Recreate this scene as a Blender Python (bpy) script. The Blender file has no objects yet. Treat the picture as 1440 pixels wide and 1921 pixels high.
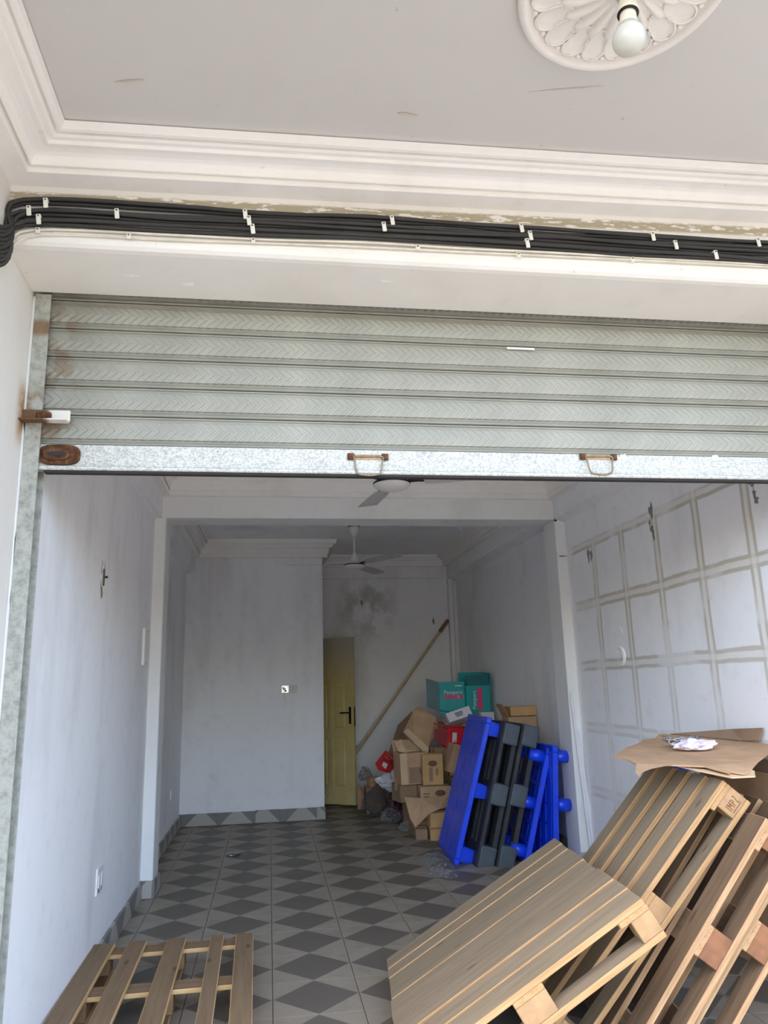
import bpy, bmesh, math, random
from mathutils import Vector, Matrix, noise as mnoise
random.seed(7)
SC = bpy.context.scene
COL = SC.collection
PI = math.pi

# ------------------------------------------------------------------ camera
cd = bpy.data.cameras.new('camera'); cam = bpy.data.objects.new('camera', cd); COL.objects.link(cam)
cd.sensor_fit = 'HORIZONTAL'; cd.sensor_width = 36.0
cd.lens = 1414.33 / 1440 * 36.0
cd.clip_start = 0.05; cd.clip_end = 300
def cam_axes(pitch, yaw, roll):
    f = Vector((math.sin(yaw)*math.cos(pitch), math.cos(yaw)*math.cos(pitch), math.sin(pitch)))
    r = Vector((math.cos(yaw), -math.sin(yaw), 0)); u = r.cross(f)
    c, s = math.cos(roll), math.sin(roll)
    return c*r + s*u, -s*r + c*u, f
_r, _u, _f = cam_axes(0.2271, 0.1542, -0.0286)
cam.matrix_world = Matrix(((_r.x, _u.x, -_f.x, -0.0272), (_r.y, _u.y, -_f.y, -3.9234), (_r.z, _u.z, -_f.z, 1.3921), (0, 0, 0, 1)))
SC.camera = cam

# ------------------------------------------------------------------ sky, sun, exposure
w = bpy.data.worlds.new('sky'); SC.world = w; w.use_nodes = True
bg = w.node_tree.nodes['Background']
sky = w.node_tree.nodes.new('ShaderNodeTexSky'); sky.sky_type = 'NISHITA'; sky.sun_disc = False
SUN_DIR = Vector((-0.30, -0.36, 1.0)).normalized()          # towards the sun: high, behind and to the left of the photographer
sky.sun_elevation = math.asin(SUN_DIR.z); sky.sun_rotation = math.atan2(SUN_DIR.x, SUN_DIR.y)
sky.altitude = 0; sky.air_density = 1.0; sky.dust_density = 2.7; sky.ozone_density = 1.0
w.node_tree.links.new(sky.outputs[0], bg.inputs['Color'])
bg.inputs['Strength'].default_value = 0.30
sd = bpy.data.lights.new('sun', 'SUN'); sd.energy = 0.15; sd.angle = math.radians(12); sd.color = (1.0, 0.96, 0.91)
sun = bpy.data.objects.new('sun', sd); COL.objects.link(sun)
sun.rotation_euler = (-SUN_DIR).to_track_quat('-Z', 'Y').to_euler()
VS = SC.view_settings
VS.view_transform = 'Standard'; VS.look = 'None'; VS.gamma = 1.0; VS.use_curve_mapping = False
SC.display_settings.display_device = 'sRGB'
VS.exposure = 1.93
SC.cycles.max_bounces = 14; SC.cycles.diffuse_bounces = 8; SC.cycles.transparent_max_bounces = 16

# ------------------------------------------------------------------ materials
def srgb(r, g, b):
    f = lambda c: (c/255/12.92) if c/255 <= 0.04045 else ((c/255+0.055)/1.055)**2.4
    return (f(r), f(g), f(b), 1)
class NT:
    def __init__(s, name, rough=0.6, metal=0.0, spec=0.5):
        s.m = bpy.data.materials.new(name); s.m.use_nodes = True
        s.t = s.m.node_tree; s.n = s.t.nodes; s.b = s.n['Principled BSDF']
        s.b.inputs['Roughness'].default_value = rough; s.b.inputs['Metallic'].default_value = metal
        s.b.inputs['Specular IOR Level'].default_value = spec
    def new(s, typ, **kw):
        n = s.n.new(typ)
        for k, v in kw.items():
            if hasattr(n, k): setattr(n, k, v)
            else: n.inputs[k.replace('_', ' ')].default_value = v
        return n
    def link(s, a, b): s.t.links.new(a, b)
    def put(s, sock, v):
        if isinstance(v, bpy.types.NodeSocket): s.link(v, sock)
        elif sock.type == 'RGBA': sock.default_value = v if len(v) == 4 else (*v, 1)
        else: sock.default_value = v
    def math(s, op, a, b=None, c=None, clamp=False):
        n = s.n.new('ShaderNodeMath'); n.operation = op; n.use_clamp = clamp
        s.put(n.inputs[0], a)
        if b is not None: s.put(n.inputs[1], b)
        if c is not None: s.put(n.inputs[2], c)
        return n.outputs[0]
    def coord(s, which='Object'):
        return s.n.new('ShaderNodeTexCoord').outputs[which]
    def xyz(s, v):
        n = s.n.new('ShaderNodeSeparateXYZ'); s.link(v, n.inputs[0]); return n.outputs
    def mapping(s, v, scale=(1, 1, 1), loc=(0, 0, 0)):
        n = s.n.new('ShaderNodeMapping'); s.link(v, n.inputs[0])
        n.inputs['Scale'].default_value = scale; s.put(n.inputs['Location'], loc); return n.outputs[0]
    def noise(s, v, scale, detail=4, rough=0.55, dist=0.0):
        n = s.n.new('ShaderNodeTexNoise'); s.link(v, n.inputs['Vector']) if v is not None else None
        n.inputs['Scale'].default_value = scale; n.inputs['Detail'].default_value = detail
        n.inputs['Roughness'].default_value = rough; n.inputs['Distortion'].default_value = dist
        return n.outputs['Fac']
    def ramp(s, f, stops):
        n = s.n.new('ShaderNodeValToRGB'); s.link(f, n.inputs[0]); e = n.color_ramp.elements
        while len(e) < len(stops): e.new(0.5)
        for el, (p, c) in zip(e, stops): el.position = p; el.color = c if len(c) == 4 else (*c, 1)
        return n.outputs[0]
    def mix(s, f, a, b, mode='MIX'):
        n = s.n.new('ShaderNodeMix'); n.data_type = 'RGBA'; n.blend_type = mode
        s.put(n.inputs[0], f); s.put(n.inputs[6], a); s.put(n.inputs[7], b); return n.outputs[2]
    def sstep(s, v, a, b):
        n = s.n.new('ShaderNodeMapRange'); n.interpolation_type = 'SMOOTHSTEP'
        s.put(n.inputs[0], v); n.inputs[1].default_value = a; n.inputs[2].default_value = b; return n.outputs[0]
    def color(s, c): s.put(s.b.inputs['Base Color'], c)
    def bump(s, h, strength=0.3, dist=0.01):
        n = s.n.new('ShaderNodeBump'); n.inputs['Strength'].default_value = strength; n.inputs['Distance'].default_value = dist
        s.link(h, n.inputs['Height']); s.link(n.outputs[0], s.b.inputs['Normal'])
def plain(name, col, rough=0.6, metal=0.0, var=0.12, scale=8.0, bump=0.0, spec=0.5):
    k = NT(name, rough, metal, spec); co = k.coord()
    f = k.noise(co, scale, 5)
    d = tuple(c*(1-var) for c in col[:3]); l = tuple(min(1, c*(1+var)) for c in col[:3])
    k.color(k.ramp(f, [(0.3, d), (0.7, l)]))
    if bump: k.bump(k.noise(co, scale*4, 4), bump, 0.004)
    return k.m
M = {}
def wall_paint(name, col, smudge=(150, 148, 140), amount=0.25, bump=0.12):
    k = NT(name, 0.7, 0, 0.3); co = k.coord('Object')
    big = k.noise(k.mapping(co, (1.1, 1.1, 0.35)), 1.6, 5, 0.6)
    fine = k.noise(co, 9, 6, 0.6)
    spots = k.sstep(k.noise(co, 26, 3, 0.6), 0.70, 0.76)
    c = k.mix(k.math('MULTIPLY', k.sstep(big, 0.48, 0.75), amount), col, srgb(*smudge))
    c = k.mix(k.math('MULTIPLY', k.sstep(fine, 0.5, 0.8), 0.12), c, srgb(*smudge))
    c = k.mix(k.math('MULTIPLY', spots, 0.25), c, srgb(120, 116, 105))
    k.color(c); k.bump(k.noise(co, 30, 6, 0.65), bump, 0.006)
    return k, c
M['wall'] = wall_paint('wall_paint', srgb(243, 243, 244))[0].m
k, c = wall_paint('outer_wall_paint', srgb(230, 226, 220), (205, 196, 182), 0.3)
co = k.coord(); s = k.xyz(co)
ry = k.math('SUBTRACT', 1.0, k.sstep(k.math('ABSOLUTE', k.math('SUBTRACT', s[1], -1.035)), 0.02, 0.10)); rz = k.math('SUBTRACT', 1.0, k.sstep(k.math('ABSOLUTE', k.math('SUBTRACT', s[2], 2.44)), 0.05, 0.16))
k.color(k.mix(k.math('MULTIPLY', k.math('MULTIPLY', ry, rz), k.sstep(k.noise(co, 12, 4), 0.3, 0.6)), c, srgb(176, 140, 96))); M['wall_outer'] = k.m
M['trim'] = wall_paint('cornice_paint', srgb(246, 244, 239), (200, 194, 180), 0.2, 0.08)[0].m
k, c = wall_paint('ceiling_paint', srgb(210, 207, 202), (198, 193, 184), 0.3, 0.05)
M['ceiling'] = k.m
M['column'] = wall_paint('column_paint', srgb(235, 235, 233), (190, 188, 180), 0.25)[0].m
# beam above the shutter: bare tan render where the paint has come off, in a ragged band under the cornice
k, c = wall_paint('beam_paint', srgb(236, 233, 226), (205, 198, 184), 0.25)
co = k.coord(); s = k.xyz(co)
nz = k.noise(k.mapping(co, (5, 5, 22)), 2.2, 6, 0.65)
zt = k.math('SUBTRACT', s[2], k.math('MULTIPLY', k.math('ADD', s[0], 0.96), 0.021))
band = k.math('MULTIPLY', k.sstep(zt, 3.120, 3.135), k.math('SUBTRACT', 1.0, k.sstep(k.math('ADD', zt, k.math('MULTIPLY', nz, 0.03)), 3.178, 3.190)))
msk = k.math('MULTIPLY', band, k.sstep(nz, 0.42, 0.48))
k.color(k.mix(k.math('MULTIPLY', msk, 0.85), c, srgb(164, 150, 120))); M['beam'] = k.m
# right wall: beige lines of old tile adhesive in a grid
k, c = wall_paint('gridded_wall_paint', srgb(243, 243, 244))
co = k.coord(); s = k.xyz(co)
wob = k.math('MULTIPLY', k.math('SUBTRACT', k.noise(co, 3.5, 5), 0.5), 0.030)
def linemask(v, off, pitch):
    a = k.math('ADD', k.math('SUBTRACT', v, off - pitch/2), wob)
    d = k.math('ABSOLUTE', k.math('SUBTRACT', k.math('FLOORED_MODULO', a, pitch), pitch/2))
    out = k.math('SUBTRACT', k.sstep(d, 0.011, 0.020), k.sstep(d, 0.034, 0.044))
    core = k.math('SUBTRACT', 1.0, k.sstep(d, 0.011, 0.020))
    return out, core
vo, vc = linemask(s[1], 0.040, 0.474); ho, hc = linemask(s[2], 1.040, 0.4633)
brk = k.sstep(k.noise(co, 2.3, 4), 0.38, 0.55)
lim = k.math('MULTIPLY', k.math('SUBTRACT', 1.0, k.sstep(s[2], 2.44, 2.47)), k.math('SUBTRACT', 1.0, k.sstep(s[1], 1.80, 1.92)))
low = k.math('ADD', 0.45, k.math('MULTIPLY', 0.55, k.sstep(s[2], 0.9, 1.7)))
lim = k.math('MULTIPLY', lim, low)
vcut = k.math('SUBTRACT', 1.0, k.math('MULTIPLY', hc, 0.6)); hcut = k.math('SUBTRACT', 1.0, k.math('MULTIPLY', vc, 0.6))
allm = k.math('MAXIMUM', k.math('MULTIPLY', vo, vcut), k.math('MULTIPLY', ho, hcut))
allm = k.math('MULTIPLY', k.math('MULTIPLY', allm, lim), k.math('ADD', 0.35, k.math('MULTIPLY', brk, 0.65)))
c2 = k.mix(k.math('MULTIPLY', allm, 0.72), c, srgb(182, 174, 150))
corem = k.math('MULTIPLY', k.math('MAXIMUM', vc, hc), lim)
c2 = k.mix(k.math('MULTIPLY', corem, 0.4), c2, srgb(222, 216, 198))
k.color(c2); M['wall_grid'] = k.m
# back wall with a sooty patch
k, c = wall_paint('back_wall_paint', srgb(240, 239, 238))
co = k.coord(); g = k.n.new('ShaderNodeVectorMath'); g.operation = 'DISTANCE'; k.link(co, g.inputs[0]); g.inputs[1].default_value = (1.25, 5.9, 2.42)
pm = k.math('MULTIPLY', k.math('SUBTRACT', 1.0, k.sstep(g.outputs['Value'], 0.08, 0.55)), k.sstep(k.noise(co, 4.5, 5), 0.42, 0.62))
k.color(k.mix(k.math('MULTIPLY', pm, 0.6), c, srgb(150, 142, 118))); M['wall_back'] = k.m

# floor tile: one dark diamond in each light tile
k = NT('floor_tile_glaze', 0.42, 0, 0.35); co = k.coord(); s = k.xyz(co)
d = k.math('ADD', k.math('ABSOLUTE', s[0]), k.math('ABSOLUTE', s[1]))
dm = k.math('SUBTRACT', 1.0, k.sstep(d, 0.194, 0.199))
oi = k.n.new('ShaderNodeObjectInfo')
dirt = k.noise(k.mapping(co, (1, 1, 1), oi.outputs['Location']), 5, 5, 0.65)
cc = k.mix(dm, srgb(152, 142, 126), srgb(104, 97, 87))
cc = k.mix(k.math('MULTIPLY', k.sstep(dirt, 0.42, 0.75), 0.35), cc, srgb(112, 104, 90))
k.color(cc); k.link(k.math('ADD', 0.38, k.math('MULTIPLY', dirt, 0.25)), k.b.inputs['Roughness']); M['tile'] = k.m
M['grout'] = plain('dark_grout', srgb(96, 90, 82), 0.9, var=0.2)
# skirting piece: offcut of the same tile
k = NT('skirting_glaze', 0.45, 0, 0.35); co = k.coord(); s = k.xyz(co); oi = k.n.new('ShaderNodeObjectInfo')
xo = k.math('ADD', s[0], k.math('MULTIPLY', k.math('SUBTRACT', oi.outputs['Random'], 0.5), 0.16))
tm = k.sstep(k.math('ADD', k.math('ABSOLUTE', xo), s[2]), 0.108, 0.112)
k.color(k.mix(tm, srgb(176, 170, 160), srgb(126, 123, 118))); M['skirting'] = k.m

def wood(name, dark, mid, light, edge):
    k = NT(name, 0.75, 0, 0.25); co = k.coord(); oi = k.n.new('ShaderNodeObjectInfo')
    v = k.n.new('ShaderNodeVectorMath'); v.operation = 'ADD'; k.link(co, v.inputs[0])
    rv = k.n.new('ShaderNodeCombineXYZ'); k.link(k.math('MULTIPLY', oi.outputs['Random'], 37.0), rv.inputs[0]); k.link(k.math('MULTIPLY', oi.outputs['Random'], 11.0), rv.inputs[1])
    k.link(rv.outputs[0], v.inputs[1])
    grain = k.noise(k.mapping(v.outputs[0], (1.3, 22, 22)), 2.0, 6, 0.62, 0.35)
    fine = k.noise(k.mapping(v.outputs[0], (5, 190, 190)), 2.0, 3, 0.6)
    blot = k.noise(k.mapping(v.outputs[0], (3, 5, 5)), 1.3, 4, 0.6)
    c = k.ramp(k.math('ADD', k.math('MULTIPLY', grain, 0.78), k.math('MULTIPLY', fine, 0.22)), [(0.22, dark), (0.50, mid), (0.82, light)])
    c = k.mix(k.math('MULTIPLY', k.sstep(blot, 0.55, 0.78), 0.45), c, dark)
    c = k.mix(k.math('MULTIPLY', oi.outputs['Random'], 0.22), c, srgb(120, 108, 88))
    kn = k.n.new('ShaderNodeTexVoronoi'); k.link(k.mapping(v.outputs[0], (3.2, 9, 9)), kn.inputs['Vector']); kn.inputs['Scale'].default_value = 1.0
    c = k.mix(k.math('MULTIPLY', k.math('SUBTRACT', 1.0, k.sstep(kn.outputs['Distance'], 0.06, 0.13)), 0.65), c, srgb(78, 58, 38))
    k.color(c); k.bump(fine, 0.25, 0.003)
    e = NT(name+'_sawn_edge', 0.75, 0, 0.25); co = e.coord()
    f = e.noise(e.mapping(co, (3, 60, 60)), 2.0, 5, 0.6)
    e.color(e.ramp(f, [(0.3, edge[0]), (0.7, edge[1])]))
    return k.m, e.m
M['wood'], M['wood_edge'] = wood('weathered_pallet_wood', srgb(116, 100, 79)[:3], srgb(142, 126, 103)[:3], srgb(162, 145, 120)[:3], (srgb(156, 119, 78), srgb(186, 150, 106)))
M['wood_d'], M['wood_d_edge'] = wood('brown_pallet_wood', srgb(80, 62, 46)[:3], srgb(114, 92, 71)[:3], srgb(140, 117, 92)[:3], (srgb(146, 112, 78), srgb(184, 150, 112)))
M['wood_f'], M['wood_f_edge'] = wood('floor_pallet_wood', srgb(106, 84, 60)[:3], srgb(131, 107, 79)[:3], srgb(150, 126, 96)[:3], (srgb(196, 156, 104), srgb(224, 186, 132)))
M['block'] = plain('pallet_block_wood', srgb(162, 128, 90), 0.8, var=0.22, scale=14, bump=0.2)
M['block_d'] = plain('dark_pallet_block_wood', srgb(122, 82, 54), 0.8, var=0.35, scale=12, bump=0.2)
M['stamp'] = plain('stamp_ink', srgb(116, 78, 48), 0.8)

# shutter metal
k = NT('embossed_shutter_steel', 0.55, 0.12, 0.3); co = k.coord(); s = k.xyz(co)
zz = k.math('ABSOLUTE', s[2])
ph = k.math('MULTIPLY', k.math('ADD', s[0], k.math('MULTIPLY', zz, 1.1)), 2*PI/0.034)
wv = k.sstep(k.math('SINE', ph), -0.7, 1.0)
bandm = k.math('SUBTRACT', 1.0, k.sstep(zz, 0.034, 0.038))
row = bandm
n1 = k.noise(co, 3.5, 5); n2 = k.noise(co, 40, 4)
c = k.ramp(n1, [(0.3, srgb(150, 149, 138)), (0.7, srgb(168, 166, 154))])
c = k.mix(k.math('MULTIPLY', k.sstep(n2, 0.55, 0.75), 0.2), c, srgb(150, 140, 118))
wl = k.coord('Generated'); gs = k.xyz(wl)
rst = k.math('MULTIPLY', k.math('SUBTRACT', 1.0, k.sstep(gs[0], 0.02, 0.05)), k.sstep(k.noise(k.n.new('ShaderNodeNewGeometry').outputs['Position'], 9, 4), 0.46, 0.60))
c = k.mix(k.math('MULTIPLY', rst, 0.5), c, srgb(120, 86, 54))
k.color(c); k.bump(k.math('MULTIPLY', wv, row), 0.42, 0.006); M['slat'] = k.m
k = NT('spangled_galvanised_steel', 0.5, 0.12, 0.35); co = k.coord()
vo = k.n.new('ShaderNodeTexVoronoi'); k.link(k.mapping(co, (1, 1, 1.2)), vo.inputs['Vector']); vo.inputs['Scale'].default_value = 150
f = k.math('ADD', k.math('MULTIPLY', k.xyz(vo.outputs['Color'])[0], 0.5), k.math('MULTIPLY', k.noise(co, 24, 5, 0.7), 0.5))
c = k.ramp(f, [(0.25, srgb(166, 165, 157)), (0.5, srgb(192, 191, 182)), (0.75, srgb(208, 206, 197))])
c = k.mix(k.math('MULTIPLY', k.sstep(k.noise(co, 60, 3), 0.66, 0.74), 0.5), c, srgb(120, 110, 96))
k.color(c); k.bump(f, 0.08, 0.003); M['galv'] = k.m
k = NT('galvanised_rail_steel', 0.6, 0.1, 0.3); co = k.coord(); s = k.xyz(co)
f = k.noise(k.mapping(co, (1, 1, 1)), 34, 5, 0.7)
c = k.ramp(f, [(0.3, srgb(138, 138, 128)), (0.55, srgb(172, 172, 160)), (0.8, srgb(186, 185, 174))])
def near(v, a, b): return k.math('SUBTRACT', 1.0, k.sstep(k.math('ABSOLUTE', k.math('SUBTRACT', v, a)), b*0.3, b))
r1 = k.math('MAXIMUM', near(s[2], 2.43, 0.14), k.math('MULTIPLY', near(s[2], 2.80, 0.05), 0.8))
c = k.mix(k.math('MULTIPLY', r1, k.sstep(k.noise(co, 14, 4), 0.35, 0.6)), c, srgb(118, 84, 48))
k.color(c); M['rail'] = k.m
k = NT('rusty_steel', 0.8, 0.2, 0.3); co = k.coord()
k.color(k.ramp(k.noise(co, 38, 6, 0.65), [(0.3, srgb(56, 36, 24)), (0.55, srgb(98, 64, 40)), (0.78, srgb(150, 112, 76))])); k.bump(k.noise(co, 90, 4), 0.3, 0.002); M['rust'] = k.m
M['rust_light'] = plain('rust_stained_steel', srgb(182, 150, 116), 0.7, 0.1, 0.3, 60)
k = NT('bracket_steel', 0.6, 0.1, 0.4); co = k.coord(); s = k.xyz(co)
k.color(k.mix(k.sstep(k.math('ADD', s[0], k.math('MULTIPLY', k.noise(co, 40, 4), 0.03)), 0.02, 0.05), srgb(108, 78, 50), srgb(226, 220, 208))); M['bracket'] = k.m
M['wire'] = plain('handle_wire', srgb(150, 132, 108), 0.55, 0.4, 0.25, 50)
M['cable_black'] = plain('black_cable_sheath', srgb(50, 48, 46), 0.65, 0, 0.25, 6)
M['cable_white'] = plain('white_cable_sheath', srgb(222, 214, 198), 0.6, 0, 0.15, 9)
M['clip'] = plain('clip_plastic', srgb(226, 224, 214), 0.5, 0, 0.06)
M['nail'] = plain('nail_steel', srgb(110, 104, 96), 0.4, 0.8)
M['plaster'] = plain('moulded_plaster', srgb(236, 231, 224), 0.65, 0, 0.05, 12)
M['holder'] = plain('lamp_holder_plastic', srgb(238, 230, 208), 0.5, 0, 0.06, 20)
k = NT('frosted_bulb', 0.25, 0, 0.5); k.color(srgb(206, 204, 192)); M['bulb'] = k.m
M['grey_plastic'] = plain('grey_rose_plastic', srgb(176, 182, 172), 0.5)
M['fan_white'] = plain('fan_white_enamel', srgb(226, 224, 220), 0.4, 0, 0.05)
M['fan_dark'] = plain('fan_dark_rubber', srgb(40, 36, 32), 0.6)
M['fan_blade'] = plain('fan_blade_enamel', srgb(196, 194, 192), 0.45, 0, 0.08)
M['blue'] = plain('blue_plastic', srgb(24, 70, 228), 0.32, 0, 0.15, 5, 0.05)
M['black_pl'] = plain('black_recycled_plastic', srgb(46, 48, 52), 0.6, 0, 0.35, 10, 0.2)
M['slate_pl'] = plain('worn_slate_plastic', srgb(72, 80, 88), 0.6, 0, 0.22, 10, 0.15)
M['grey_pl'] = plain('dark_grey_plastic', srgb(70, 82, 84), 0.6, 0, 0.2)
def cardboard(name, c, var=0.16):
    k = NT(name, 0.85, 0, 0.2); co = k.coord()
    f = k.noise(co, 6, 5, 0.6); fl = k.noise(k.mapping(co, (160, 2, 2)), 1.0, 2)
    k.color(k.mix(k.math('MULTIPLY', fl, 0.18), k.ramp(f, [(0.3, tuple(x*(1-var) for x in c[:3])), (0.7, tuple(min(1, x*(1+var)) for x in c[:3]))]), srgb(140, 110, 80)))
    k.bump(fl, 0.1, 0.002); return k.m
M['card'] = cardboard('brown_cardboard', srgb(190, 156, 122))
M['card_d'] = cardboard('dark_brown_cardboard', srgb(150, 124, 100))
M['card_l'] = cardboard('pale_cardboard', srgb(206, 178, 142))
M['card_y'] = cardboard('yellowish_cardboard', srgb(196, 158, 108))
M['card_in'] = cardboard('carton_inside', srgb(120, 96, 74))
M['teal'] = plain('teal_print', srgb(26, 160, 160), 0.5, 0, 0.12, 6)
M['teal_d'] = plain('dark_teal_print', srgb(18, 104, 110), 0.55, 0, 0.15, 6)
M['teal_grey'] = plain('faded_teal_print', srgb(112, 140, 142), 0.6, 0, 0.15, 6)
M['pink'] = plain('pink_print', srgb(214, 70, 120), 0.5)
M['white_print'] = plain('white_print', srgb(226, 230, 230), 0.5)
M['white_card'] = plain('white_card', srgb(222, 220, 222), 0.6, 0, 0.06)
M['navy_print'] = plain('navy_print', srgb(70, 80, 140), 0.6)
M['red'] = plain('red_card', srgb(206, 26, 40), 0.5, 0, 0.14, 7)
M['red_d'] = plain('dark_red_card', srgb(130, 16, 30), 0.6, 0, 0.2, 7)
M['print_brown'] = plain('brown_print', srgb(108, 78, 58), 0.8)
M['yellow'] = plain('yellow_print', srgb(214, 170, 60), 0.6)
M['maroon'] = plain('maroon_film', srgb(58, 30, 38), 0.45, 0, 0.3, 12)
M['paper'] = plain('crumpled_white_paper', srgb(218, 218, 222), 0.7, 0, 0.1, 15)
M['tissue'] = plain('pinkish_white_cloth', srgb(222, 210, 216), 0.8, 0, 0.08, 18)
M['chain'] = plain('chain_steel', srgb(170, 172, 172), 0.3, 0.9, 0.2, 60)
M['pole'] = plain('pale_stick_wood', srgb(206, 184, 150), 0.7, 0, 0.12, 12)
M['pole_end'] = plain('brown_stick_end', srgb(138, 100, 74), 0.7, 0, 0.2, 20)
M['switch'] = plain('white_switch_plastic', srgb(232, 230, 228), 0.35, 0, 0.03)
M['switch_grey'] = plain('aged_switch_plastic', srgb(208, 204, 198), 0.35, 0, 0.03)
M['metal_box'] = plain('bare_metal_box', srgb(205, 205, 205), 0.25, 0.8, 0.25, 60)
M['dark'] = plain('dark_slot', srgb(46, 42, 40), 0.8)
M['chip'] = plain('bare_grey_render', srgb(142, 138, 127), 0.95, 0, 0.25, 50, 0.4)
M['chip_light'] = plain('scuffed_paint', srgb(206, 198, 186), 0.9)
M['patch_white'] = plain('white_filler', srgb(244, 244, 242), 0.8, 0, 0.03)
M['black_metal'] = plain('black_door_metal', srgb(38, 30, 28), 0.4, 0.3)
# door: yellow paint; a blur into grey towards the top is put into the colour
k = NT('yellow_door_paint', 0.45, 0, 0.4); co = k.coord(); s = k.xyz(co)
dz = k.sstep(k.math('ADD', s[2], k.math('MULTIPLY', k.math('SUBTRACT', k.noise(co, 4, 4), 0.5), 0.25)), 1.42, 1.98)
c = k.ramp(k.noise(co, 5, 4), [(0.3, srgb(204, 184, 122)), (0.7, srgb(216, 197, 138))])
k.color(k.mix(k.math('MULTIPLY', dz, 0.85), c, srgb(190, 184, 172))); M['door'] = k.m
def film(name, col, alpha, rough=0.15):
    k = NT(name, rough, 0, 0.6); k.color(col); k.b.inputs['Alpha'].default_value = alpha
    co = k.coord(); nz = k.noise(co, 22, 6, 0.75, 2.0); k.bump(nz, 1.0, 0.05)
    k.link(k.math('MULTIPLY', k.sstep(nz, 0.35, 0.7), alpha*1.9), k.b.inputs['Alpha']); return k.m
M['film'] = film('clear_plastic_film', srgb(226, 230, 234), 0.40, 0.1)
M['film_g'] = film('grey_plastic_film', srgb(130, 132, 136), 0.42, 0.1)
M['ground'] = plain('pale_dusty_ground', srgb(132, 122, 106), 0.9, 0, 0.12, 1.0)
M['concrete'] = plain('porch_concrete', srgb(148, 142, 132), 0.85, 0, 0.1, 3.0)

# ------------------------------------------------------------------ object helpers
def link(name, me, mats, parent=None, smooth=False, loc=None):
    for m in (mats if isinstance(mats, (list, tuple)) else [mats]): me.materials.append(M[m] if isinstance(m, str) else m)
    if smooth:
        for p in me.polygons: p.use_smooth = True
    o = bpy.data.objects.new(name, me); COL.objects.link(o)
    if parent: o.parent = parent
    if loc is not None: o.location = loc
    return o
def fin(name, bm, mats, parent=None, smooth=False, loc=None):
    me = bpy.data.meshes.new(name); bmesh.ops.recalc_face_normals(bm, faces=bm.faces[:]); bm.to_mesh(me); bm.free()
    return link(name, me, mats, parent, smooth, loc)
def tag(o, label=None, cat=None, group=None, kind=None):
    if label: o['label'] = label
    if cat: o['category'] = cat
    if group: o['group'] = group
    if kind: o['kind'] = kind
    return o
def thing(name, loc, label, cat, group=None, mat=None):
    o = bpy.data.objects.new(name, None); COL.objects.link(o); o.empty_display_size = 0.1
    if mat is not None: o.matrix_world = mat
    else: o.location = loc
    return tag(o, label, cat, group)
def bbox(bm, lo, hi, bev=0.0, mi=0, T=None, seg=1):
    vs = [Vector((x, y, z)) for x in (lo[0], hi[0]) for y in (lo[1], hi[1]) for z in (lo[2], hi[2])]
    if T is not None: vs = [T @ v for v in vs]
    v = [bm.verts.new(p) for p in vs]
    fs = [bm.faces.new([v[i] for i in q]) for q in ((0, 1, 3, 2), (4, 6, 7, 5), (0, 4, 5, 1), (2, 3, 7, 6), (0, 2, 6, 4), (1, 5, 7, 3))]
    for f in fs: f.material_index = mi
    if bev > 0:
        es = list({e for f in fs for e in f.edges})
        bmesh.ops.bevel(bm, geom=es, offset=bev, segments=seg, affect='EDGES', profile=0.5)
    return fs
def box(name, lo, hi, mats, parent=None, bev=0.0, T=None, seg=1, local=True):
    c = [(a+b)/2 for a, b in zip(lo, hi)] if local else (0, 0, 0)
    bm = bmesh.new(); bbox(bm, [a-q for a, q in zip(lo, c)], [a-q for a, q in zip(hi, c)], bev, 0, T, seg)
    return fin(name, bm, mats, parent, loc=c if local else None)
def quadpoly(bm, pts, depth_vec, mi=0):
    a = [bm.verts.new(p) for p in pts]; b = [bm.verts.new(Vector(p)+Vector(depth_vec)) for p in pts]
    n = len(a); fs = [bm.faces.new(a), bm.faces.new(b[::-1])]
    for i in range(n): fs.append(bm.faces.new((a[i], b[i], b[(i+1) % n], a[(i+1) % n])))
    for f in fs: f.material_index = mi
    return fs
def tube(bm, pts, r, seg=8, cap=True, mi=0):
    pts = [Vector(p) for p in pts]; rings = []
    t0 = (pts[1]-pts[0]).normalized(); up = Vector((0, 0, 1)) if abs(t0.z) < 0.9 else Vector((1, 0, 0))
    nrm = t0.cross(up).normalized()
    for i, p in enumerate(pts):
        t = (pts[min(i+1, len(pts)-1)]-pts[max(i-1, 0)]).normalized()
        nrm = (nrm - t*nrm.dot(t)).normalized(); b = t.cross(nrm)
        rr = r[i] if isinstance(r, (list, tuple)) else r
        rings.append([bm.verts.new(p + rr*(math.cos(2*PI*k/seg)*nrm + math.sin(2*PI*k/seg)*b)) for k in range(seg)])
    fs = []
    for a, b in zip(rings, rings[1:]):
        for k in range(seg): fs.append(bm.faces.new((a[k], a[(k+1) % seg], b[(k+1) % seg], b[k])))
    if cap: fs += [bm.faces.new(rings[0][::-1]), bm.faces.new(rings[-1])]
    for f in fs: f.material_index = mi
    return fs
def lathe(bm, prof, seg=24, T=None, mi=0):
    rings = []
    for r, z in prof:
        ps = [Vector((r*math.cos(2*PI*k/seg), r*math.sin(2*PI*k/seg), z)) for k in range(seg)]
        rings.append([bm.verts.new(T @ p if T is not None else p) for p in ps])
    for a, b in zip(rings, rings[1:]):
        for k in range(seg): bm.faces.new((a[k], a[(k+1) % seg], b[(k+1) % seg], b[k])).material_index = mi
    bm.faces.new(rings[0][::-1]).material_index = mi; bm.faces.new(rings[-1]).material_index = mi
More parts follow.
